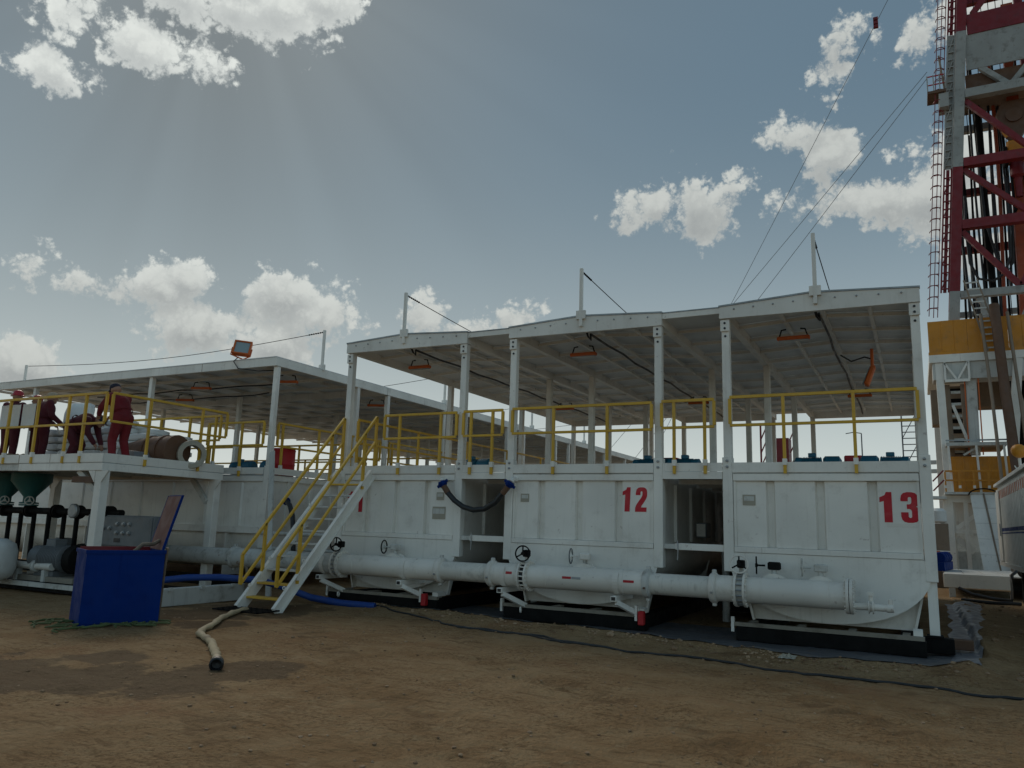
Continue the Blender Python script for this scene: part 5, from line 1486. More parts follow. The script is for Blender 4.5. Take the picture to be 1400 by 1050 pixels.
# control box
t = thing('electrical_cabinet', 'grey electrical control box with rows of round buttons', 'cabinet', (-14.7, 10.9, 0.15))
MB().box(-15.85, -13.75, 10.85, 11.25, 0.95, 1.60).build('cabinet', 'grey', t, bevel=0.012)
MB().box(-15.60, -13.78, 10.825, 10.848, 0.98, 1.57).build('door', 'grey', t, bevel=0.006)
for x in (-15.7, -13.9):
    MB().box(x - 0.05, x + 0.05, 11.0, 11.1, 0.15, 0.948).build('stand_leg', 'grey', t)
for (x, z) in ((-15.25, 1.33), (-15.05, 1.33), (-14.82, 1.42), (-14.62, 1.42), (-14.44, 1.42), (-14.82, 1.24), (-14.62, 1.24), (-14.44, 1.24)):
    MB().lathe([(0.045, 0), (0.045, 0.02), (0.032, 0.022), (0.030, 0.045), (0.01, 0.05)], (x, 10.824, z), (0, -1, 0), 14).build('button', 'steel', t, 40)
MB().box(-14.88, -14.70, 10.812, 10.823, 1.05, 1.13).build('name_plate', 'black', t)
m = MB()
for i in range(11):
    x = -15.4 + i * 0.15
    m.tube([(x, 10.9, 0.948), (x + 0.02, 10.86, 0.82), (x - 0.03, 10.8, 0.72), (x + 0.05, 10.95, 0.55)], 0.022, 6)
m.build('cable_bundle', 'black', t, 60)
# white vessel at the left edge
t = thing('white_vessel', 'rounded white vessel at the left edge below the platform', 'vessel', (-17.24, 9.70, 0))
MB().lathe([(0.0001, 0.22), (0.30, 0.24), (0.47, 0.34), (0.52, 0.50), (0.52, 0.85), (0.47, 1.0), (0.30, 1.10), (0.0001, 1.12)], (-17.24, 9.70, -0.06), (0, 0, 1), 28).build('shell', 'sack', t, 60)
for a in range(3):
    q = 2.1 * a
    MB().tube([(-17.24 + 0.3 * math.cos(q), 9.70 + 0.3 * math.sin(q), 0.0), (-17.24 + 0.3 * math.cos(q), 9.70 + 0.3 * math.sin(q), 0.24)], 0.03, 6).build('leg', 'white_dirty', t)

# white skid beam on the ground, blue hose, drip stuff
t = thing('white_skid_beam', 'white steel beam lying on the dirt left of the stair', 'beam', (-12.0, 10.6, 0))
MB().box(-12.13, -11.98, 9.65, 11.75, 0.03, 0.34).build('web', 'white_dirty', t, bevel=0.008)
for y in (9.9, 10.6, 11.35):
    MB().box(-11.978, -11.94, y, y + 0.08, 0.30, 0.36).build('lug', 'white_dirty', t)
m = MB().tube([(-13.9, 10.3, 0.30), (-13.3, 10.6, 0.36), (-12.8, 11.0, 0.44), (-12.3, 11.35, 0.46), (-11.7, 11.8, 0.42), (-11.2, 12.0, 0.30), (-10.6, 12.1, 0.14), (-9.9, 12.15, 0.08), (-9.2, 12.3, 0.06)], 0.065, 12)
tag(m.build('blue_hose', 'blue_hose', None, 60), 'blue rubber hose running from the bin to behind the stair foot', 'hose')
m = MB().tube([(-12.2, 11.65, 0.75), (-12.02, 11.75, 0.66), (-11.93, 11.72, 0.45), (-11.93, 11.70, 0.22), (-12.0, 11.74, 0.08)], 0.03, 8)
tag(m.build('grey_hose', 'wood', None, 60), 'thin grey hose looped over the end of the white beam', 'hose')

# ------------------------------------------------------------------ blue bin with open lid
t = thing('blue_bin', 'blue steel bin with its red-brown lid open, standing on the dirt', 'bin', (-10.8, 8.2, 0))
L0 = Vector((-10.79, 7.44, 0.02))
e1 = Vector((0.42, 0.9075, 0))
e2 = Vector((-0.9075, 0.42, 0))


def binp(a, b, z):
    return L0 + e1 * a + e2 * b + Vector((0, 0, z))


BW, BD, BH = 1.08, 0.78, 1.08


def bslab(m, a0, a1, b0, b1, z0, z1):
    k = len(m.v)
    m.box(0, 1, 0, 1, 0, 1)
    for i in range(k, len(m.v)):
        u, v, w = m.v[i]
        m.v[i] = tuple(binp(a0 + (a1 - a0) * u, b0 + (b1 - b0) * v, z0 + (z1 - z0) * w))
    return m


bslab(MB(), 0, BW, 0, 0.02, 0.03, BH).build('front_panel', 'blue', t)
bslab(MB(), 0, BW, BD - 0.02, BD, 0.03, BH).build('back_panel', 'blue', t)
bslab(MB(), 0, 0.02, 0.021, BD - 0.021, 0.03, BH).build('side_panel', 'blue', t)
bslab(MB(), BW - 0.02, BW, 0.021, BD - 0.021, 0.03, BH).build('side_panel', 'blue', t)
bslab(MB(), 0.0, BW, 0.0, BD, 0.0, 0.028).build('floor_panel', 'blue', t)
rm = bslab(MB(), -0.015, BW + 0.015, -0.015, 0.0, BH - 0.05, BH + 0.004)
bslab(rm, -0.015, -0.001, 0.001, BD + 0.012, BH - 0.05, BH + 0.004)
rm.build('rim', 'blue', t)
bslab(MB(), 0.022, 0.03, 0.024, BD - 0.024, 0.4, BH - 0.01).build('lining', 'rig_red', t)
bslab(MB(), 0.03, BW - 0.03, BD - 0.034, BD - 0.022, 0.4, BH + 0.03).build('lining', 'rig_red', t)
# lid hinged on the right edge
ld = Vector((0.42 * 0.24, 0.9075 * 0.24, 0.97))
lh = binp(BW - 0.05, 0.0, BH + 0.006)
m = MB()
m.beam(lh + e2 * 0.39, lh + e2 * 0.39 + ld * 0.86, 0.76, 0.012, ld.cross(e2))
m.build('lid', 'lid_red', t)
m = MB()
nn = ld.cross(e2).normalized()
nn = nn if nn.dot(e1) > 0 else -nn
m.beam(lh + e2 * 0.39 + nn * 0.02 - ld * 0.02, lh + e2 * 0.39 + ld * 0.88 + nn * 0.02, 0.80, 0.018, nn)
for s in (0.0, 0.785):
    m.beam(lh + e2 * s - ld * 0.0, lh + e2 * s + ld * 0.87, 0.02, 0.016, nn)
m.build('lid_cover', 'blue', t)
for q_ in (0.18, 0.72):
    bslab(MB(), BW + 0.001, BW + 0.022, q_, q_ + 0.12, BH - 0.10, BH + 0.03).build('hinge', 'blackmetal', t)
m = MB().tube([binp(BW + 0.14, 0.55, -0.02), binp(BW + 0.06, 0.2, 0.55), binp(BW + 0.03, 0.02, 1.12)], 0.022, 8)
tag(m.build('wooden_stick', 'wood', None, 60), 'thin wooden stick leaning against the right side of the blue bin', 'stick')
m = MB().tube([binp(0.7, 0.3, 1.05), binp(0.8, 0.25, 1.16), binp(0.95, 0.2, 1.17), binp(1.05, 0.3, 1.22)], 0.03, 8)
tag(m.build('cord_end', 'wood', None, 60), 'short grey cord end poking out of the blue bin', 'cord')
# net and rope around the foot of the bin
rr = random.Random(5)
m = MB()
for i in range(34):
    a = rr.uniform(-0.35, BW + 0.25)
    b0 = rr.uniform(-0.30, -0.04) if i % 3 else rr.uniform(-0.1, 0.8)
    if i % 3 == 0:
        a = rr.uniform(-0.30, -0.05)
    p0 = binp(a, b0, 0)
    pts = []
    dr = rr.uniform(0, 6.28)
    for k in range(5):
        q = p0 + Vector((math.cos(dr + k * 0.4), math.sin(dr + k * 0.4), 0)) * 0.08 * k
        q.z = gz(q.x, q.y) + 0.02 + 0.02 * rr.random()
        pts.append(q)
    m.tube(pts, 0.014, 5)
tag(m.build('net_rope', 'rope', None, 60), 'tangled dark green net rope around the foot of the blue bin', 'rope')

# ------------------------------------------------------------------ things lying on the dirt
pts = [(-10.45, 10.3), (-10.2, 9.75), (-9.95, 9.3), (-9.5, 8.75), (-9.13, 8.2), (-8.85, 7.9), (-8.45, 7.67), (-8.1, 7.45), (-7.79, 7.19), (-7.48, 6.95), (-7.21, 6.72), (-7.0, 6.55), (-6.86, 6.40)]
hp = []
for i in range(len(pts) - 1):
    for k in range(4):
        f_ = k / 4
        x = pts[i][0] + (pts[i + 1][0] - pts[i][0]) * f_
        y = pts[i][1] + (pts[i + 1][1] - pts[i][1]) * f_
        hp.append((x, y, gz(x, y) + 0.045))
t = thing('layflat_hose', 'sand-coloured flattened hose snaking over the dirt from the stair', 'hose', (-8.6, 8.0, 0))
MB().tube(hp, [0.050 + 0.010 * math.sin(i * 1.9) for i in range(len(hp))], 10, flat=0.75).build('hose', 'sand_hose', t, 60)
e = Vector(hp[-1])
d = (Vector(hp[-1]) - Vector(hp[-3])).normalized()
MB().lathe([(0.055, -0.02), (0.075, 0.0), (0.078, 0.10), (0.062, 0.11), (0.055, 0.03), (0.0001, 0.02)], e + Vector((0, 0, 0.02)), d, 12).build('end_fitting', 'black', t, 40)


def ground_line(pts, r, sub=5, wob=0.03, seed=1, lift=0.6):
    q = []
    rr = random.Random(seed)
    for i in range(len(pts) - 1):
        for k in range(sub):
            f_ = k / sub
            x = pts[i][0] + (pts[i + 1][0] - pts[i][0]) * f_ + wob * N3(i * 1.7 + f_ * 2, seed, 0)
            y = pts[i][1] + (pts[i + 1][1] - pts[i][1]) * f_ + wob * N3(seed, i * 1.3 + f_ * 2, 4)
            q.append((x, y, gz(x, y) + r * lift))
    return q


hg = [(-9.24, 12.4), (-8.3, 11.95), (-7.31, 11.5), (-6.75, 11.2), (-6.46, 11.05), (-5.68, 11.08), (-4.53, 10.73), (-3.4, 10.55), (-2.18, 10.34), (-1.29, 10.18), (-0.14, 10.16), (0.88, 10.12), (2.6, 10.0), (4.5, 9.7)]
tag(MB().tube(ground_line(hg, 0.017, 6, 0.14, 3), 0.017, 7).build('ground_cable', 'black', None, 60), 'long black cable lying across the dirt in front of the tanks', 'cable', 'cables on the ground')
hg2 = [(-7.0, 11.34), (-6.6, 11.0), (-6.1, 11.2), (-5.4, 10.98), (-4.6, 10.62), (-3.8, 10.6)]
tag(MB().tube(ground_line(hg2, 0.016, 6, 0.12, 8), 0.016, 6).build('ground_cable', 'black', None, 60), 'short thin black cable kinked beside the long ground cable', 'cable', 'cables on the ground')

# plastic liner under the tanks and its folded edge
m = MB()
nu, nv = 70, 24
ring = []
for j in range(nv + 1):
    for i in range(nu + 1):
        u = i / nu
        px = -9.4 + u * 9.85
        # front edge follows the berm
        for k in range(len(BERM) - 1):
            if BERM[k][0] <= px <= BERM[k + 1][0]:
                f_ = (px - BERM[k][0]) / (BERM[k + 1][0] - BERM[k][0])
                fy = BERM[k][1] + (BERM[k + 1][1] - BERM[k][1]) * f_
                break
        else:
            fy = BERM[-1][1] if px > 0 else BERM[0][1]
        fy += 0.05 * N3(px * 1.6, 0, 2) - 0.03
        y = fy + (14.2 - fy) * (j / nv)
        z = gz(px, y) + 0.008 + 0.016 * abs(N3(px * 3.5, y * 3.5, 8))
        m.v.append((px, y, z))
for j in range(nv):
    for i in range(nu):
        a = j * (nu + 1) + i
        m.f.append((a, a + 1, a + nu + 2, a + nu + 1))
tag(m.build('ground_liner', 'liner', None, 60), 'grey plastic liner spread under the tanks, edge on the dirt berm', 'liner')
m = MB()
nu, nv = 60, 10
for i in range(nu + 1):
    y = 11.55 + i * 11.5 / nu
    for j in range(nv + 1):
        xx = 0.30 + j * (0.34 + 0.010 * i) / nv * 0.8
        xx += 0.12 * N3(y * 1.1, 0.3, 3) + 0.02 * N3(y * 4.1, j * 0.4, 7) + 0.02 * (y - 11.5)
        z = gz(xx, y) + 0.008 + 0.030 * abs(N3(xx * 2.0, y * 1.1, 1.5)) * (1 - (2 * j / nv - 1) ** 4) + 0.008 * abs(N3(xx * 9, y * 5, 2.5))
        m.v.append((xx, y, z))
for i in range(nu):
    for j in range(nv):
        a = i * (nv + 1) + j
        m.f.append((a, a + 1, a + nv + 2, a + nv + 1))
M['liner_pale'] = paint('pale_grey_liner', (0.20, 0.20, 0.215), 0.4, 0.8, (0.15, 0.10, 0.065), 0.0, 0.0, 0.5)
tag(m.build('liner_fold', 'liner_pale', None, 80), 'crumpled grey liner folded over the berm right of tank 13', 'liner')
# timber under the right end of tank 13
t = thing('timber_sleeper', 'reddish timber sleeper on the liner at the right of tank 13', 'timber', (0.25, 13.6, 0))
MB().box(-0.15, 0.62, 13.55, 13.75, 0.045, 0.19).build('beam', 'brown', t, bevel=0.01)
t = thing('timber_sleeper', 'grey timber sleeper under the prop leg of tank 13', 'timber', (0.15, 13.1, 0))
MB().box(-0.05, 0.36, 13.0, 13.24, 0.035, 0.248).build('beam', 'blackmetal', t, bevel=0.01)


def rock_mesh(seed, s=1.0):
    bm = bmesh.new()
    bmesh.ops.create_icosphere(bm, subdivisions=1, radius=1.0)
    rr = random.Random(seed)
    for v in bm.verts:
        v.co *= rr.uniform(0.65, 1.15)
        v.co.z *= 0.6
    me = bpy.data.meshes.new('rock')
    bm.to_mesh(me)
    bm.free()
    return me


rks = [rock_mesh(i) for i in range(6)]
for (x, y, s, lab) in ((-1.62, 11.1, 0.13, 'pale crumpled plastic scrap on the berm before tank 13'), ):
    m = MB()
    for j in range(9):
        for i in range(13):
            u, v = i / 12 - 0.5, j / 8 - 0.5
            rad = 1 - 0.5 * (abs(N3(u * 4, v * 4, 3)))
            px, py = x + u * 0.22 * rad, y + v * 0.18 * rad
            m.v.append((px, py, gz(px, py) + 0.012 + 0.075 * abs(N3(u * 5, v * 5, 9)) * (1 - 3 * max(u * u, v * v))))
    m.f = [(j * 13 + i, j * 13 + i + 1, j * 13 + i + 14, j * 13 + i + 13) for j in range(8) for i in range(12)]
    tag(m.build('plastic_scrap', 'plate', None, 30), lab, 'scrap')
for (x, y, s, lab) in ((-4.2, 11.45, 0.075, 'pale stone on the berm in front of tank 12'), (-0.95, 10.85, 0.05, 'small stone on the berm near the right end of the cable'), (-3.1, 11.0, 0.06, 'small stone between the cable and the berm by tank 13'), (-7.9, 8.7, 0.04, 'small pale stone on the dirt right of the flat hose')):
    me = rks[0].copy()
    me.materials.clear()
    me.materials.append(M['rock'])
    tag(link('stone', me, None, loc=(x, y, gz(x, y) + s * 0.3), scale=(s, s * 0.8, s)), lab, 'stone', 'loose stones')
# clods and gravel scattered over the dirt
rr = random.Random(11)
V_, F_ = [], []
src = [([tuple(v.co) for v in me.vertices], [tuple(p.vertices) for p in me.polygons]) for me in rks]
for i in range(4600):
    if i < 3600:
        x, y = rr.uniform(-12.5, 3.2), rr.uniform(2.8, 12.0)
        if N3(x * 0.7, y * 0.7, 12) < rr.uniform(-0.5, 0.25):
            continue
        s = 0.005 + 0.020 * rr.random() ** 4
    elif i < 4200:
        k = rr.uniform(0, len(BERM) - 1.001)
        a, b = BERM[int(k)], BERM[int(k) + 1]
        x, y = a[0] + (b[0] - a[0]) * (k % 1) + rr.gauss(0, 0.1), a[1] + (b[1] - a[1]) * (k % 1) - abs(rr.gauss(0.1, 0.25))
        s = 0.008 + 0.03 * rr.random() ** 3
    else:
        x, y = rr.uniform(0.95, 6), rr.uniform(11, 26)
        s = 0.02 + 0.07 * rr.random() ** 3
    vs, fs = src[rr.randrange(6)]
    b = len(V_)
    c, sn = math.cos(i), math.sin(i)
    z = gz(x, y)
    for (p, q, w) in vs:
        V_.append((x + s * (c * p - sn * q), y + s * (sn * p + c * q), z + s * (w + 0.25)))
    F_ += [tuple(b + k for k in f_) for f_ in fs]
me = bpy.data.meshes.new('dirt_clods')
me.from_pydata(V_, [], F_)
me.materials.append(M['rock'])
o = link('dirt_clods', me)
o['kind'] = 'stuff'
tag(o, 'loose clods and gravel scattered over the brown dirt', 'gravel')

# ------------------------------------------------------------------ drilling rig
RY = 34.0


def legx(z):
    return 1.66 + (z - 11.2) * 0.082


t = thing('rig_mast', 'tall red and white drilling mast at the right edge', 'mast', (4.3, 36, 8.6))
MXC = 4.35
for (z0, z1, m) in ((8.7, 11.2, 'mast_grey'), (11.2, 16.35, 'rig_red'), (16.35, 22.25, 'mast_grey'), (22.25, 31, 'rig_red')):
    for side in (0, 1):
        for y in (RY, RY + 3.2):
            x0, x1 = legx(z0), legx(z1)
            if side:
                x0, x1 = 2 * MXC - x0 + 0.6, 2 * MXC - x1 + 0.6
            MB().beam((x0 + 0.12, y, z0), (x1 + 0.12, y, z1 - 0.004), 0.36 if y == RY else 0.26, 0.32, (0, 1, 0)).build('leg', m, t)
# ladder lattice beside the front left leg
for (z0, z1, m) in ((11.2, 16.35, 'rig_red'), (16.35, 22.25, 'mast_grey'), (22.25, 29, 'rig_red')):
    la = MB()
    for dx in (-0.36, -0.10):
        la.beam((legx(z0) + dx, RY - 0.05, z0), (legx(z1) + dx, RY - 0.05, z1), 0.06)
    la = la.build('lattice_chord', m, t)
    rg = MB()
    z = z0 + 0.15
    k = 0
    while z < z1 - 0.2:
        rg.beam((legx(z) - 0.34, RY - 0.05, z), (legx(z) - 0.11, RY - 0.05, z), 0.05)
        if k % 3 == 0:
            rg.beam((legx(z) - 0.34, RY - 0.05, z), (legx(z) - 0.11, RY - 0.05, z + 0.6), 0.04)
        z += 0.33
        k += 1
    rg.build('lattice_rungs', m, la)
    if True:
        MB().beam((legx(z0) - 0.23, RY + 0.02, z0 + 0.01), (legx(z1) - 0.23, RY + 0.02, z1 - 0.01), 0.3 if m == 'mast_grey' else 0.12, 0.02, (0, 1, 0)).build('back_plate', m, la)
# caged climbing ladder
cg = MB()
for dx in (-0.46, -0.60, -0.76):
    cg.beam((legx(10.2) + dx, RY - (0.12 if dx > -0.7 else 0.40), 10.2), (legx(28) + dx, RY - (0.12 if dx > -0.7 else 0.40), 28), 0.03)
cg = cg.build('climbing_ladder', 'rig_red', t)
for i in range(38):
    z = 10.5 + i * 0.46
    c = Vector((legx(z) - 0.58, RY - 0.12, z))
    MB().tube([c + Vector((0.16 * math.cos(q) * 1.15 - 0.06, -0.34 * math.sin(q), 0)) for q in [math.pi * k / 8 for k in range(9)]], 0.018, 5).build('cage_hoop', 'rig_red', cg)
    MB().beam(c + Vector((-0.15, 0, 0.1)), c + Vector((0.15, 0, 0.1)), 0.025).build('ladder_rung', 'rig_red', cg)


def mbar(x0, z0, x1, z1, w, m, y=RY, name='crossbar', h=None):
    MB().beam((x0, y, z0), (x1, y, z1), w, h or w, (0, 1, 0)).build(name, m, t)


RX = lambda z: 2 * MXC - legx(z) + 0.6
for z, w, m in ((11.05, 0.28, 'mast_grey'), (13.9, 0.36, 'rig_red'), (16.5, 0.36, 'rig_red'), (19.45, 0.36, 'mast_grey'), (25.6, 0.36, 'rig_red'), (28.5, 0.36, 'rig_red')):
    mbar(legx(z) + 0.31, z, RX(z) - 0.1, z, w, m)
    mbar(legx(z) + 0.26, z, RX(z) - 0.1, z, w * 0.8, m, RY + 3.2)
    MB().beam((legx(z) + 0.12, RY + 0.17, z), (legx(z) + 0.12, RY + 3.06, z), w * 0.7).build('side_crossbar', m, t)
for (x0, z0, x1, z1, m) in ((legx(13.7) + 0.32, 13.65, 3.95, 11.25, 'rig_red'), (5.1, 13.7, 4.02, 11.25, 'rig_red'), (legx(16.3) + 0.32, 16.25, 4.5, 14.1, 'rig_red'), (legx(19.2) + 0.32, 19.2, 4.7, 16.75, 'rig_red'), (6.6, 16.3, 4.9, 14.1, 'rig_red'),
                            (legx(20.9) + 0.8, 20.55, 4.15, 19.6, 'mast_grey'), (5.2, 20.7, 4.3, 19.6, 'mast_grey'), (legx(23) + 0.5, 23.0, 4.4, 24.6, 'rig_red'), (legx(11.1) + 0.9, 10.9, 3.3, 9.8, 'mast_grey'), (4.4, 10.9, 3.5, 9.0, 'mast_grey')):
    mbar(x0, z0, x1, z1, 0.20, m, RY + 0.05, 'brace')
MB().box(legx(22.4) + 0.33, 7.4, RY - 0.10, RY + 0.14, 22.05, 22.95).build('mast_head_beam', 'rig_red', t)
MB().box(legx(21.2) + 0.30, 7.2, RY - 0.06, RY + 0.0, 20.5, 22.045).build('wind_panel', 'mast_grey', t)
for xx in (2.6, 4.05):
    MB().box(xx, xx + 0.25, RY - 0.02, RY + 0.06, 8.7, 10.9).build('mast_foot_post', 'mast_grey', t)
# rear stiffening column and guide rails
MB().beam((4.22, RY + 1.6, 8.7), (4.52, RY + 1.6, 24), 0.42, 0.36, (0, 1, 0)).build('guide_column', 'rig_orange', t)
MB().beam((5.4, RY + 3.0, 8.7), (5.1, RY + 3.0, 27), 0.3, 0.3, (0, 1, 0)).build('guide_column', 'rig_red', t)

t = thing('monkey_board', 'brown timber monkey board high on the mast with a small basket', 'platform', (3.5, RY, 19.2))
MB().box(2.72, 7.0, RY + 0.25, RY + 2.4, 19.75, 20.0).build('deck', 'tan', t)
MB().box(2.72, 7.0, RY + 0.22, RY + 0.248, 19.62, 20.42).build('skirt', 'brown', t)
for i in range(5):
    MB().box(2.9 + i * 0.8, 2.95 + i * 0.8, RY + 0.6, RY + 2.4, 20.0, 20.9).build('finger', 'blackmetal', t)
MB().box(1.30, 1.98, RY - 0.5, RY + 0.5, 19.55, 19.66).build('basket_floor', 'brown', t)
for x in (1.32, 1.54, 1.76, 1.96):
    MB().box(x - 0.02, x + 0.02, RY - 0.50, RY - 0.46, 19.662, 20.35).build('basket_post', 'mast_grey', t)
for z in (19.95, 20.33):
    MB().box(1.30, 1.98, RY - 0.455, RY - 0.42, z - 0.02, z + 0.02).build('basket_rail', 'red', t)
MB().beam((1.99, RY - 0.40, 18.9), (1.80, RY - 0.40, 21.2), 0.07).build('basket_strut', 'tan', t)
MB().box(1.70, 2.05, RY - 0.45, RY + 0.3, 18.9, 19.5).build('basket_bracket', 'mast_grey', t)

t = thing('travelling_block', 'brown travelling block hanging in the mast', 'block', (4.25, RY + 1.0, 17.6))
MB().prism([(3.95, 19.2), (4.75, 19.2), (4.95, 18.7), (4.75, 18.0), (4.45, 17.5), (4.25, 17.5), (3.9, 18.0), (3.72, 18.7)], XZ, RY + 0.7, RY + 1.15).build('block_body', 'brown', t)
MB().lathe([(0.30, 0), (0.30, 0.08), (0.1, 0.1)], (4.33, RY + 0.70, 18.55), (0, -1, 0), 20).build('sheave_cover', 'brown', t, 40)
MB().prism([(3.70, 18.3), (3.86, 18.3), (4.1, 17.65), (3.98, 17.6)], XZ, RY + 0.62, RY + 0.69).build('yellow_stripe', 'rig_yellow', t)
t = thing('top_drive', 'yellow and black top drive below the travelling block', 'top drive', (4.25, RY + 1, 15.3))
MB().box(4.0, 4.75, RY + 0.6, RY + 1.2, 16.6, 17.45).build('motor_frame', 'rig_yellow', t, bevel=0.05)
MB().box(3.85, 4.0, RY + 0.55, RY + 0.95, 16.4, 17.2).build('hydraulic_pack', 'blackmetal', t, bevel=0.03)
MB().lathe([(0.2, 0), (0.26, 0.1), (0.26, 0.6), (0.14, 0.7), (0.12, 1.5)], (4.3, RY + 0.85, 16.6), (0, 0, -1), 16).build('quill', 'rig_red', t, 40)
for s in (-1, 1):
    MB().tube([(4.3 + s * 0.22, RY + 0.85, 16.4), (4.3 + s * 0.2, RY + 0.85, 14.6)], 0.05, 8).build('link_arm', 'blackmetal', t)
MB().torus((4.3, RY + 0.85, 14.45), (0, 1, 0.2), 0.22, 0.07, 16, 6).build('elevator', 'blackmetal', t)

# pipes, hoses and lines in the mast
rr = random.Random(2)
for i, (x0, x1, r, zt, zb, m, lab) in enumerate(((2.05, 2.35, 0.055, 19.3, 9.0, 'black', 'black hose nearest the left leg of the mast'), (2.36, 2.62, 0.06, 18.4, 9.0, 'black', 'black hose second from the left leg of the mast'), (2.95, 2.9, 0.045, 23.5, 9.0, 'black', 'thin dark line third from the left leg in the mast'), (3.1, 3.32, 0.13, 20.3, 9.2, 'blackmetal', 'thick black standpipe in the middle of the mast'), (3.55, 3.50, 0.05, 23.5, 9.0, 'black', 'dark line right of the thick standpipe'), (3.80, 3.62, 0.07, 22.0, 10.0, 'rig_orange', 'reddish drill pipe right of the standpipe'), (4.02, 3.9, 0.05, 20.0, 11.6, 'black', 'dark hose left of the orange column'))):
    pp = []
    for k in range(9):
        f_ = k / 8
        pp.append((x0 + (x1 - x0) * (1 - f_) + 0.06 * math.sin(f_ * 5 + i), RY + 1.5 + 0.1 * i, zb + (zt - zb) * f_))
    tag(MB().tube(pp, r, 8).build('mast_line', m, None, 60), lab, 'hose', 'lines inside the mast')
for i, (pp, r, lab) in enumerate((([(2.45, 15.6), (2.4, 14.0), (2.45, 12.7), (2.7, 12.0), (3.2, 11.85), (3.6, 12.1), (3.85, 12.8), (3.9, 14.5), (3.92, 16.2)], 0.055, 'black hose hanging in a wide loop in the mast'), ([(3.05, 17.5), (3.1, 14.6), (3.4, 12.9), (3.72, 12.2), (3.95, 12.6), (4.02, 14.0), (4.0, 16.2)], 0.05, 'black hose hanging in a narrow loop by the orange column'))):
    tag(MB().tube([(x, RY + 1.2 + 0.2 * i, z) for x, z in pp], r, 8).build('mast_line', 'black', None, 60), lab, 'hose', 'lines inside the mast')
more = ('leftmost', 'second', 'third', 'fourth', 'fifth', 'sixth', 'seventh', 'rightmost')
for i in range(8):
    x = 2.28 + i * 0.26
    pp = [(x + 0.10 * (z - 9) / 14 + 0.05 * math.sin(z * 0.5 + i * 2), RY + 2.6 + 0.12 * (i % 3), z) for z in range(9, 24 - 2 * (i % 3))]
    tag(MB().tube(pp, 0.045 + 0.02 * (i % 2), 7).build('drill_pipe', 'blackmetal', None, 60), 'dark drill pipe standing in the mast, %s of the rear row' % more[i], 'pipe', 'drill pipes standing in the mast')
for i in range(7):
    x = 2.75 + i * 0.27
    MBo = MB().tube([(x + 0.12, RY + 2.2, 26), (x, RY + 2.2, 9.5)], 0.016, 5)
    tag(MBo.build('drilling_line', 'blackmetal'), 'thin steel drilling line strung inside the mast', 'line', 'thin steel lines in the mast')

# drill floor
t = thing('drill_floor', 'orange-yellow drill floor wind wall on a white substructure', 'drill floor', (4.0, RY, 0))
pw = 1.30
b = MB().prism([(-pw / 2 + 0.004, 0), (-pw / 2 + 0.004, -0.03), (-0.22, -0.03), (-0.2, -0.05), (0.2, -0.05), (0.22, -0.03), (pw / 2 - 0.004, -0.03), (pw / 2 - 0.004, 0)], lambda a, b_, d: (a, b_, d), 8.62, 9.82)
me = b.mesh('wind_wall_panel', 'rig_yellow')
for i in range(7):
    link('wind_wall_panel', me, t, loc=(0.72 + pw / 2 + i * pw, RY - 1.0, 0))
MB().box(0.70, 9.8, RY - 1.05, RY - 0.98, 8.50, 8.615).build('toe_board', 'rig_yellow', t)
MB().box(0.70, 9.8, RY - 1.1, RY + 6.5, 8.20, 8.495).build('floor_beam', 'white', t)
MB().box(0.80, 9.6, RY - 1.0, RY + 0.0, 7.55, 8.19).build('floor_girder', 'white_dirty', t)
for (x0, x1, w, m, y, z0, z1) in ((1.02, 1.10, 0.26, 'white', RY - 0.9, 0.2, 8.19), (8.6, 8.6, 0.3, 'white', RY - 0.9, 0.0, 8.19), (3.55, 3.20, 0.30, 'white', RY - 0.95, 4.9, 8.19), (2.05, 2.0, 0.34, 'white_dirty', RY - 0.7, 4.7, 7.9), (5.8, 5.8, 0.3, 'white', RY - 0.9, 0.0, 8.19), (1.0, 1.0, 0.26, 'white', RY + 5.5, 0.0, 8.19), (8.6, 8.6, 0.3, 'white', RY + 5.5, 0.0, 8.19)):
    MB().beam((x0, y, z1), (x1, y, z0), w, w, (0, 1, 0)).build('substructure_post', m, t)
for sx in (1.83, 2.27):
    MB().beam((sx, RY - 0.89, 7.9), (sx - 0.02, RY - 0.89, 4.7), 0.04, 0.04, (0, 1, 0)).build('column_edge', 'orange', t)
# truss below the floor
MB().box(1.18, 2.0, RY - 1.16, RY - 1.08, 7.42, 7.52).build('truss_chord', 'white', t)
for (a, b_) in (((1.2, 8.15), (1.58, 7.5)), ((1.96, 8.15), (1.6, 7.5)), ((1.2, 8.18), (1.2, 7.5)), ((1.98, 8.18), (1.98, 7.5))):
    MB().beam((a[0], RY - 1.12, a[1]), (b_[0], RY - 1.12, b_[1]), 0.07).build('truss_member', 'white', t)
# tan lattice column
for sx in (1.25, 1.78):
    MB().beam((sx, RY - 0.6, 7.4), (sx + 0.02, RY - 0.6, 4.6), 0.18, 0.18, (0, 1, 0)).build('lattice_post', 'tan', t)
for k in range(6):
    MB().box(1.36, 1.68, RY - 0.66, RY - 0.58, 4.8 + k * 0.45, 4.9 + k * 0.45).build('lattice_tie', 'white_dirty', t)
MB().beam((1.40, RY - 0.7, 6.6), (1.82, RY - 0.7, 5.2), 0.10).build('lattice_diagonal', 'white', t)
# mid platform
MB().box(1.05, 2.95, RY - 1.6, RY + 1.0, 4.98, 5.10).build('mid_beam', 'white_dirty', t)
MB().box(1.05, 2.95, RY - 1.62, RY - 1.602, 5.14, 5.20).build('mid_rail', 'steel', t)
for x in (1.12, 2.0, 2.85):
    MB().beam((x, RY - 1.58, 4.975), (x + 0.05, RY - 1.58, 3.3), 0.07).build('hanger', 'white', t)
MB().beam((1.6, RY - 1.3, 4.66), (2.1, RY - 1.3, 4.97), 0.07).build('mid_brace', 'white_dirty', t)
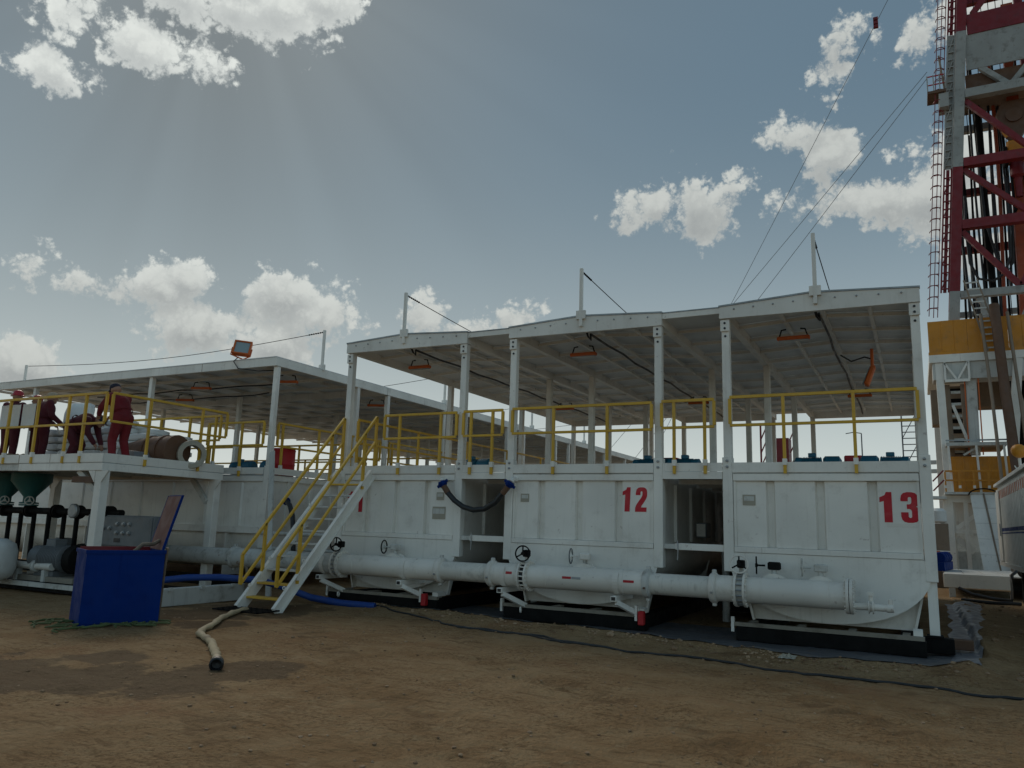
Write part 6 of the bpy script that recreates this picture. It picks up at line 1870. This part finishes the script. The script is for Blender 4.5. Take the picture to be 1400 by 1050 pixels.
# yellow lower housing
pw = 0.27
me = MB().prism([(-pw / 2, 0), (-pw / 2, -0.02), (-0.04, -0.02), (-0.03, -0.035), (0.03, -0.035), (0.04, -0.02), (pw / 2, -0.02), (pw / 2, 0)], lambda a, b_, d: (a, b_, d), 3.32, 4.63).mesh('yellow_wall_panel', 'rig_yellow')
for i in range(7):
    link('yellow_wall_panel', me, t, loc=(1.18 + pw / 2 + i * (pw + 0.002), RY - 1.0, 0))
MB().box(1.12, 3.1, RY - 0.995, RY + 2, 3.2, 4.64).build('yellow_housing', 'rig_yellow', t)
guard_rail('orange-yellow guard rail before the lower yellow housing of the rig', (0.95, RY - 1.7), (2.75, RY - 1.7), 4.05, 3.72, (0.0, 0.25, 0.5, 0.75, 1.0), 3.3, True, None, 0.06, 'rig guard rails', 'rig_yellow')
MB().box(0.9, 2.9, RY - 1.75, RY - 0.9, 3.22, 3.30).build('landing', 'white_dirty', t)
# red stair rail at the left
for z in (0.0, 0.35):
    MB().beam((0.55, RY - 1.4, 3.35 + z), (0.92, RY - 1.4, 3.75 + z), 0.05).build('red_rail', 'rig_red', t)
MB().box(0.2, 0.95, RY - 1.7, RY - 0.9, 3.05, 3.15).build('side_landing', 'white_dirty', t)
# lower white frame
for x, w in ((1.00, 0.30), (1.55, 0.14)):
    MB().box(x - w / 2, x + w / 2, RY - 1.3, RY - 1.1, 0.5, 3.21).build('base_post', 'white', t)
MB().box(0.86, 2.6, RY - 1.32, RY - 1.08, 2.95, 3.20).build('base_beam', 'white', t)
MB().box(1.16, 2.0, RY - 1.25, RY - 1.15, 1.85, 1.98).build('base_tie', 'white', t)
MB().beam((1.2, RY - 1.2, 2.0), (1.9, RY - 1.2, 2.55), 0.14).build('base_diagonal', 'white', t)
MB().box(1.2, 2.0, RY - 1.0, RY - 0.9, 0.4, 1.2).build('base_plate', 'white_dirty', t)
MB().beam((1.25, RY - 1.05, 1.65), (1.75, RY - 1.05, 1.2), 0.25, 0.05, (0, 1, 0)).build('base_gusset', 'white', t)
MB().box(0.5, 9.8, RY - 1.6, RY + 6.5, 0.02, 0.42).build('base_box', 'white_dirty', t)

MB().box(0.9, 2.7, RY + 0.8, RY + 0.9, 0.42, 3.19).build('rear_plate', 'white_dirty', t)
MB().box(1.18, 1.92, RY + 0.3, RY + 0.6, 4.66, 7.5).build('tan_column', 'tan', t)
for k in range(7):
    MB().box(1.30, 1.75, RY + 0.26, RY + 0.298, 4.85 + k * 0.4, 5.0 + k * 0.4).build('column_dark_block', 'blackmetal', t)  # black blocks set on the column face, no openings cut
MB().box(0.72, 1.0, RY + 1.0, RY + 2.0, 6.1, 7.5).build('tan_box', 'tan', t)
MB().box(3.45, 7.8, RY + 1.5, RY + 4.0, 3.6, 8.0).build('dark_fill_box', 'blackmetal', t)  # plain black box filling the dark area under the drill floor
MB().box(2.25, 3.4, RY + 2.0, RY + 3.0, 6.9, 8.19).build('blowout_beam', 'tan', t)
for k in range(4):
    MB().beam((3.6 + 0.4 * k, RY + 1.2, 8.1), (4.2 + 0.4 * k, RY + 1.2, 4.2), 0.16).build('inner_strut', 'white_dirty', t)
# V-door ramp plates
t = thing('ramp', 'steep white plated ramp leaning against the rig base', 'ramp', (2.3, RY - 2.5, 0.4))
for k in range(5):
    za, zb = 0.62 + k * 0.53, 0.62 + (k + 1) * 0.53 - 0.012
    ya, yb = RY - 3.0 + k * 0.26, RY - 3.0 + (k + 1) * 0.26 - 0.006
    xa, xb = 1.86 - k * 0.035, 1.86 - (k + 1) * 0.035
    m = MB()
    m.v = [(xa, ya, za), (xa + 0.86, ya, za), (xb + 0.86, yb, zb), (xb, yb, zb), (xa, ya + 0.05, za), (xa + 0.86, ya + 0.05, za), (xb + 0.86, yb + 0.05, zb), (xb, yb + 0.05, zb)]
    m.f = [(0, 1, 2, 3), (7, 6, 5, 4), (0, 4, 5, 1), (1, 5, 6, 2), (2, 6, 7, 3), (3, 7, 4, 0)]
    m.build('plate', 'white', t)
MB().beam((2.36, RY - 3.06, 0.45), (2.10, RY - 1.75, 3.25), 0.05).build('seam_pipe', 'tan', t)
MB().tube([(2.1 + 0.45 * math.cos(math.pi * k / 10), RY - 1.8, 3.2 + 0.22 * math.sin(math.pi * k / 10)) for k in range(11)], 0.025, 5).build('hoop', 'blackmetal', t)
# ramp pole and drill-floor ladder
t = thing('ramp_pole', 'brown steel pole slanting down from the drill floor', 'pole', (3.05, RY - 2, 3.4))
MB().tube([(2.92, RY - 1.35, 10.2), (3.0, RY - 1.9, 6.8), (3.12, RY - 2.6, 3.3), (3.2, RY - 3.2, 0.4)], 0.17, 10).build('pole', 'brown', t, 60)
for s in (-0.42, 0.42):
    t = thing('ramp_rail', ['rusty orange slide rail left of the brown pole', 'rusty orange slide rail right of the brown pole'][s > 0], 'rail', (3.0 + s, RY - 2, 3.4), 'slide rails at the drill floor')
    MB().tube([(2.9 + s, RY - 1.3, 9.9), (3.0 + s, RY - 2.0, 6.5), (3.05 + s, RY - 2.6, 3.2), (3.1 + s, RY - 3.2, 0.4)], 0.055, 8).build('rail', 'tan', t, 60)
t = thing('floor_ladder', 'tan ladder leaning up to the mast at the drill floor', 'ladder', (2.6, RY - 1.3, 8.5))
for s in (-0.22, 0.22):
    MB().beam((2.25 + s, RY - 1.15, 11.3), (2.85 + s, RY - 1.25, 8.5), 0.06).build('side_rail', 'tan', t)
for k in range(11):
    f_ = (k + 0.5) / 11
    MB().beam((2.25 - 0.2 + 0.6 * f_, RY - 1.2, 11.3 - 2.8 * f_), (2.25 + 0.2 + 0.6 * f_, RY - 1.2, 11.3 - 2.8 * f_), 0.05).build('rung', 'white_dirty', t)

# guy lines of the mast


def at(x, y, Y):
    d = dirpx(x, y)
    return Vector((0, 0, CAM_H)) + d * (Y / d.y)


GL = [at(1003, 412, 38), at(1040, 402, 37), at(1000, 412, 40), at(1224, -20, 35)]
for i, (a, b_, lab) in enumerate((((1.35, RY - 0.4, 20.6), GL[0], 'upper of two guy lines running from the monkey board to the left'), ((1.32, RY - 0.4, 20.3), GL[1], 'lower of two guy lines running from the monkey board to the left'), (GL[3], GL[2], 'steep guy line with a dark sheave coming from the mast top'))):
    a, b_ = Vector(a), Vector(b_)
    e = a + (b_ - a) * ((a.z - 0.05) / (a.z - b_.z))
    t = thing('guy_line', lab, 'line', e, 'mast guy lines')
    MB().tube([a, a.lerp(e, 0.25) - Vector((0, 0, 0.08)), a.lerp(e, 0.5) - Vector((0, 0, 0.12)), e], 0.012, 5).build('rope', 'grey', t)
    MB().lathe([(0.06, 0), (0.15, 0.1), (0.15, 0.3), (0.05, 0.4)], e - Vector((0, 0, 0.1)), (0, 0, 1), 8).build('ground_anchor', 'blackmetal', t)
    if i == 2:
        q = a.lerp(b_, 0.1036)
        for k in range(3):
            MB().box(q.x - 0.10, q.x + 0.10, q.y - 0.07, q.y + 0.07, q.z - 0.24 + k * 0.19, q.z - 0.11 + k * 0.19).build('sheave', 'rig_red', t)

# ------------------------------------------------------------------ equipment right of the tanks
CX = 1.84
t = thing('site_cabin', 'white corrugated cabin with blue stripe at the right edge', 'cabin', (3.1, 19.5, 0.5))
y0c, y1c = 14.6, 24.0
MB().box(CX + 0.05, CX + 2.6, y0c, y1c, 1.05, 3.0).build('wall_core', 'white_dirty', t)
n = 34
w = (y1c - y0c) / n
me = MB().prism([(-w / 2 + 0.004, 0.049), (-w / 2 + 0.004, 0.03), (-w * 0.28, 0.0), (w * 0.28, 0.0), (w / 2 - 0.004, 0.03), (w / 2 - 0.004, 0.049)], lambda a, b_, d: (b_, a, d), 1.12, 2.92).mesh('wall_panel', 'white')
for i in range(n):
    link('wall_panel', me, t, loc=(CX, y0c + w * (i + 0.5), 0))
MB().box(CX - 0.04, CX + 2.65, y0c - 0.04, y1c + 0.04, 3.002, 3.07).build('roof_rail', 'white', t)
MB().box(CX - 0.03, CX + 0.045, y0c, y1c, 1.02, 1.115).build('bottom_rail', 'white', t)
MB().box(CX - 0.005, CX - 0.001, y0c, y1c - 0.35, 1.86, 1.94).build('blue_stripe', 'blue', t)
MB().box(CX - 0.005, CX - 0.001, y0c, y1c - 0.35, 1.80, 1.83).build('blue_stripe', 'blue', t)
for i in range(26):
    yy = y0c + 0.2 + i * 0.35
    MB().box(CX - 0.005, CX - 0.001, yy, yy + 0.17, 2.66 + 0.0, 2.86).build('red_sign_patch', 'orange', t)
MB().box(CX - 0.03, CX - 0.002, y1c - 1.0, y1c - 0.12, 1.13, 2.86).build('door', 'white', t, bevel=0.008)
MB().box(CX - 0.05, CX - 0.031, y1c - 0.95, y1c - 0.9, 1.75, 2.05).build('door_handle', 'steel', t)
for yy in (15.2, 19.0, 23.2):
    MB().lathe([(0.26, 0), (0.26, 0.22), (0.12, 0.24)], (CX + 0.12, yy, 0.48), (1, 0, 0), 18).build('wheel', 'black', t, 40)
for yy in (16.6, 21.5):
    MB().box(CX + 0.2, CX + 2.4, yy, yy + 0.3, 0.22, 1.018).build('chassis_frame', 'blackmetal', t)
t = thing('cabin_lamp', 'yellow domed lamp on a white post on the cabin roof', 'lamp', (2.1, 20.6, 3.07))
MB().tube([(2.1, 20.6, 3.07), (2.08, 20.6, 3.55)], 0.03, 8).build('post', 'white', t)
MB().lathe([(0.0001, 0.16), (0.10, 0.14), (0.15, 0.06), (0.16, 0.0), (0.10, -0.06), (0.0001, -0.08)], (2.08, 20.6, 3.62), (0.2, -1, 0.1), 16).build('dome', 'rig_yellow', t, 60)
for s in (-1, 1):
    MB().beam((2.1, 20.6, 3.08), (2.1 + s * 0.12, 20.6, 3.30), 0.02).build('stay', 'white', t)
# white skid beam and deck plates on the ground behind tank 13
t = thing('walkway_skid', 'low white steel walkway skid on the ground between tank 13 and the cabin', 'skid', (1.6, 27, 0))
MB().box(0.55, 3.2, 26.0, 26.18, 0.28, 0.66).build('edge_beam', 'white', t, bevel=0.01)
for i in range(4):
    MB().box(0.60 + i * 0.5, 1.08 + i * 0.5, 26.19, 30.5, 0.60, 0.66).build('deck_plate', 'white_dirty', t)
MB().box(0.60, 2.6, 26.4, 30.4, 0.30, 0.595).build('sub_frame', 'blackmetal', t)
for x in (0.75, 2.9):
    MB().box(x - 0.08, x + 0.08, 26.02, 26.16, 0.0, 0.278).build('leg', 'white_dirty', t)
t = thing('blue_pump', 'dark blue pump set on the ground behind tank 13 right corner', 'pump', (0.6, 28.6, 0.66))
MB().beam((0.45, 27.4, 0.80), (0.75, 29.6, 0.80), 0.35, 0.25).build('frame', 'blue', t)
for k in range(4):
    MB().lathe([(0.16, 0), (0.18, 0.05), (0.18, 0.35), (0.1, 0.4)], (0.50 + 0.07 * k, 27.6 + 0.5 * k, 1.05), (0.1, 1, 0), 14).build('motor', 'blue', t, 40)
MB().box(0.25, 0.55, 28.2, 28.6, 0.93, 1.25).build('guard', 'orange', t)
m = MB().tube([(2.4, 25.6, 0.72), (2.3, 25.4, 0.85), (2.15, 25.3, 0.72), (2.15, 25.25, 0.35), (2.1, 25.2, 0.06), (1.7, 25.2, 0.08), (1.2, 25.3, 0.16), (0.9, 25.5, 0.3)], 0.05, 8)
tag(m.build('ground_hose', 'black', None, 60), 'black hose looping over the white walkway skid', 'hose')
m = MB().tube([(x, 24.2 + 0.15 * math.sin(x * 3), gz(x, 24.2) + 0.06) for x in [0.9 + 0.12 * i for i in range(12)]], 0.045, 8)
tag(m.build('ground_hose', 'black', None, 60), 'black hose lying on the dirt before the white walkway skid', 'hose')
t = thing('pale_stanchion', 'pale steel cabinet stack behind the right post of tank 13', 'cabinet', (0.62, 30.5, 0))
MB().box(0.35, 0.90, 30.6, 31.2, 0.0, 2.15).build('cabinet', 'tan', t, bevel=0.02)
MB().box(0.34, 0.91, 30.56, 30.598, 1.2, 1.24).build('shelf_edge', 'white', t)
MB().lathe([(0.18, 0), (0.26, 0.06), (0.26, 0.4), (0.15, 0.5)], (0.62, 30.8, 2.16), (0, 0, 1), 14).build('pale_tank', 'sack', t, 40)

# ------------------------------------------------------------------ far background seen under the roofs
t = thing('far_red_tower', 'dark red lattice tower far behind tank 13', 'tower', (-9.0, 60, 0))
MB().box(-9.7, -8.2, 60, 61.5, 0, 8.6).build('tower_body', 'rig_red', t)
for x in (-10.2, -7.7):
    MB().beam((x, 60.2, 0), (x, 60.2, 9.6), 0.12).build('tower_chord', 'rig_red', t)
for k in range(9):
    for x in (-10.2, -8.1):
        MB().beam((x, 60.15, 0.5 + k), (x + 0.45, 60.15, 1.5 + k), 0.08).build('tower_lattice', 'rig_red', t)
t = thing('scaffold_ladder', 'grey scaffold ladder tower behind the right part of tank 13', 'ladder', (0.2, 45, 0))
for x in (-0.5, 0.35):
    MB().beam((x, 45, 0), (x, 45, 8.6), 0.07).build('upright', 'grey', t)
for k in range(26):
    MB().beam((-0.5, 45, 0.3 + k * 0.32), (0.35, 45, 0.3 + k * 0.32), 0.045).build('rung', 'grey', t)
for k in range(5):
    MB().beam((-0.5, 45.02, 0.3 + k * 1.6), (0.35, 45.02, 1.9 + k * 1.6), 0.04).build('diagonal', 'grey', t)
t = thing('far_pipe_rack', 'long pale pipe rack seen low behind tank 13', 'rack', (-4, 50, 0))
for z in (5.05, 5.55):
    MB().beam((-12, 50, z), (4.5, 50, z + 0.4), 0.22).build('pipe', 'white_dirty', t)
for x in (-11, -6, -1, 4):
    MB().box(x - 0.12, x + 0.12, 50.15, 50.4, 0, 5.4).build('post', 'white_dirty', t)
for i, (x, y, h, lab) in enumerate(((-28, 120, 11, 'tall thin far lighting pole left of the red tower'), (-3.8, 70, 10, 'tall thin far lighting pole behind tank 13 rail'), (-44, 90, 9, 'thin far pole behind the bridge of tanks 12 and 13'), (-60, 100, 8.5, 'thin far pole behind tank 12 deck'), (-95, 110, 9, 'thin far pole behind the stair'))):
    t = thing('far_pole', lab, 'pole', (x, y, 0), 'far poles')
    MB().tube([(x, y, -0.1), (x, y, h)], [0.10, 0.05], 6).build('shaft', 'grey', t)
    MB().tube([(x, y, h), (x - 0.6, y, h + 0.1), (x - 1.2, y, h)], 0.04, 5).build('lamp_arm', 'grey', t)
# far conifer belt along the horizon
rr = random.Random(31)
V_, F_ = [], []
for i in range(900):
    x = rr.uniform(-260, 60)
    y = rr.uniform(150, 185)
    h = rr.uniform(1.6, 3.2) if rr.random() < 0.8 else rr.uniform(3.2, 4.2)
    for k in range(3):
        b = len(V_)
        z0, z1, r_ = h * (0.1 + 0.26 * k), h * (0.55 + 0.22 * k), h * (0.26 - 0.06 * k)
        for q in range(5):
            a = 1.256 * q + i
            V_.append((x + r_ * math.cos(a) * rr.uniform(0.7, 1.2), y + r_ * math.sin(a), z0))
        V_.append((x, y, min(z1, h)))
        F_ += [(b + q, b + (q + 1) % 5, b + 5) for q in range(5)]
me = bpy.data.meshes.new('far_tree_belt')
me.from_pydata(V_, [], F_)
me.materials.append(M['tree'])
o = link('far_tree_belt', me)
o['kind'] = 'stuff'
tag(o, 'low dark belt of small far trees along the horizon', 'trees')
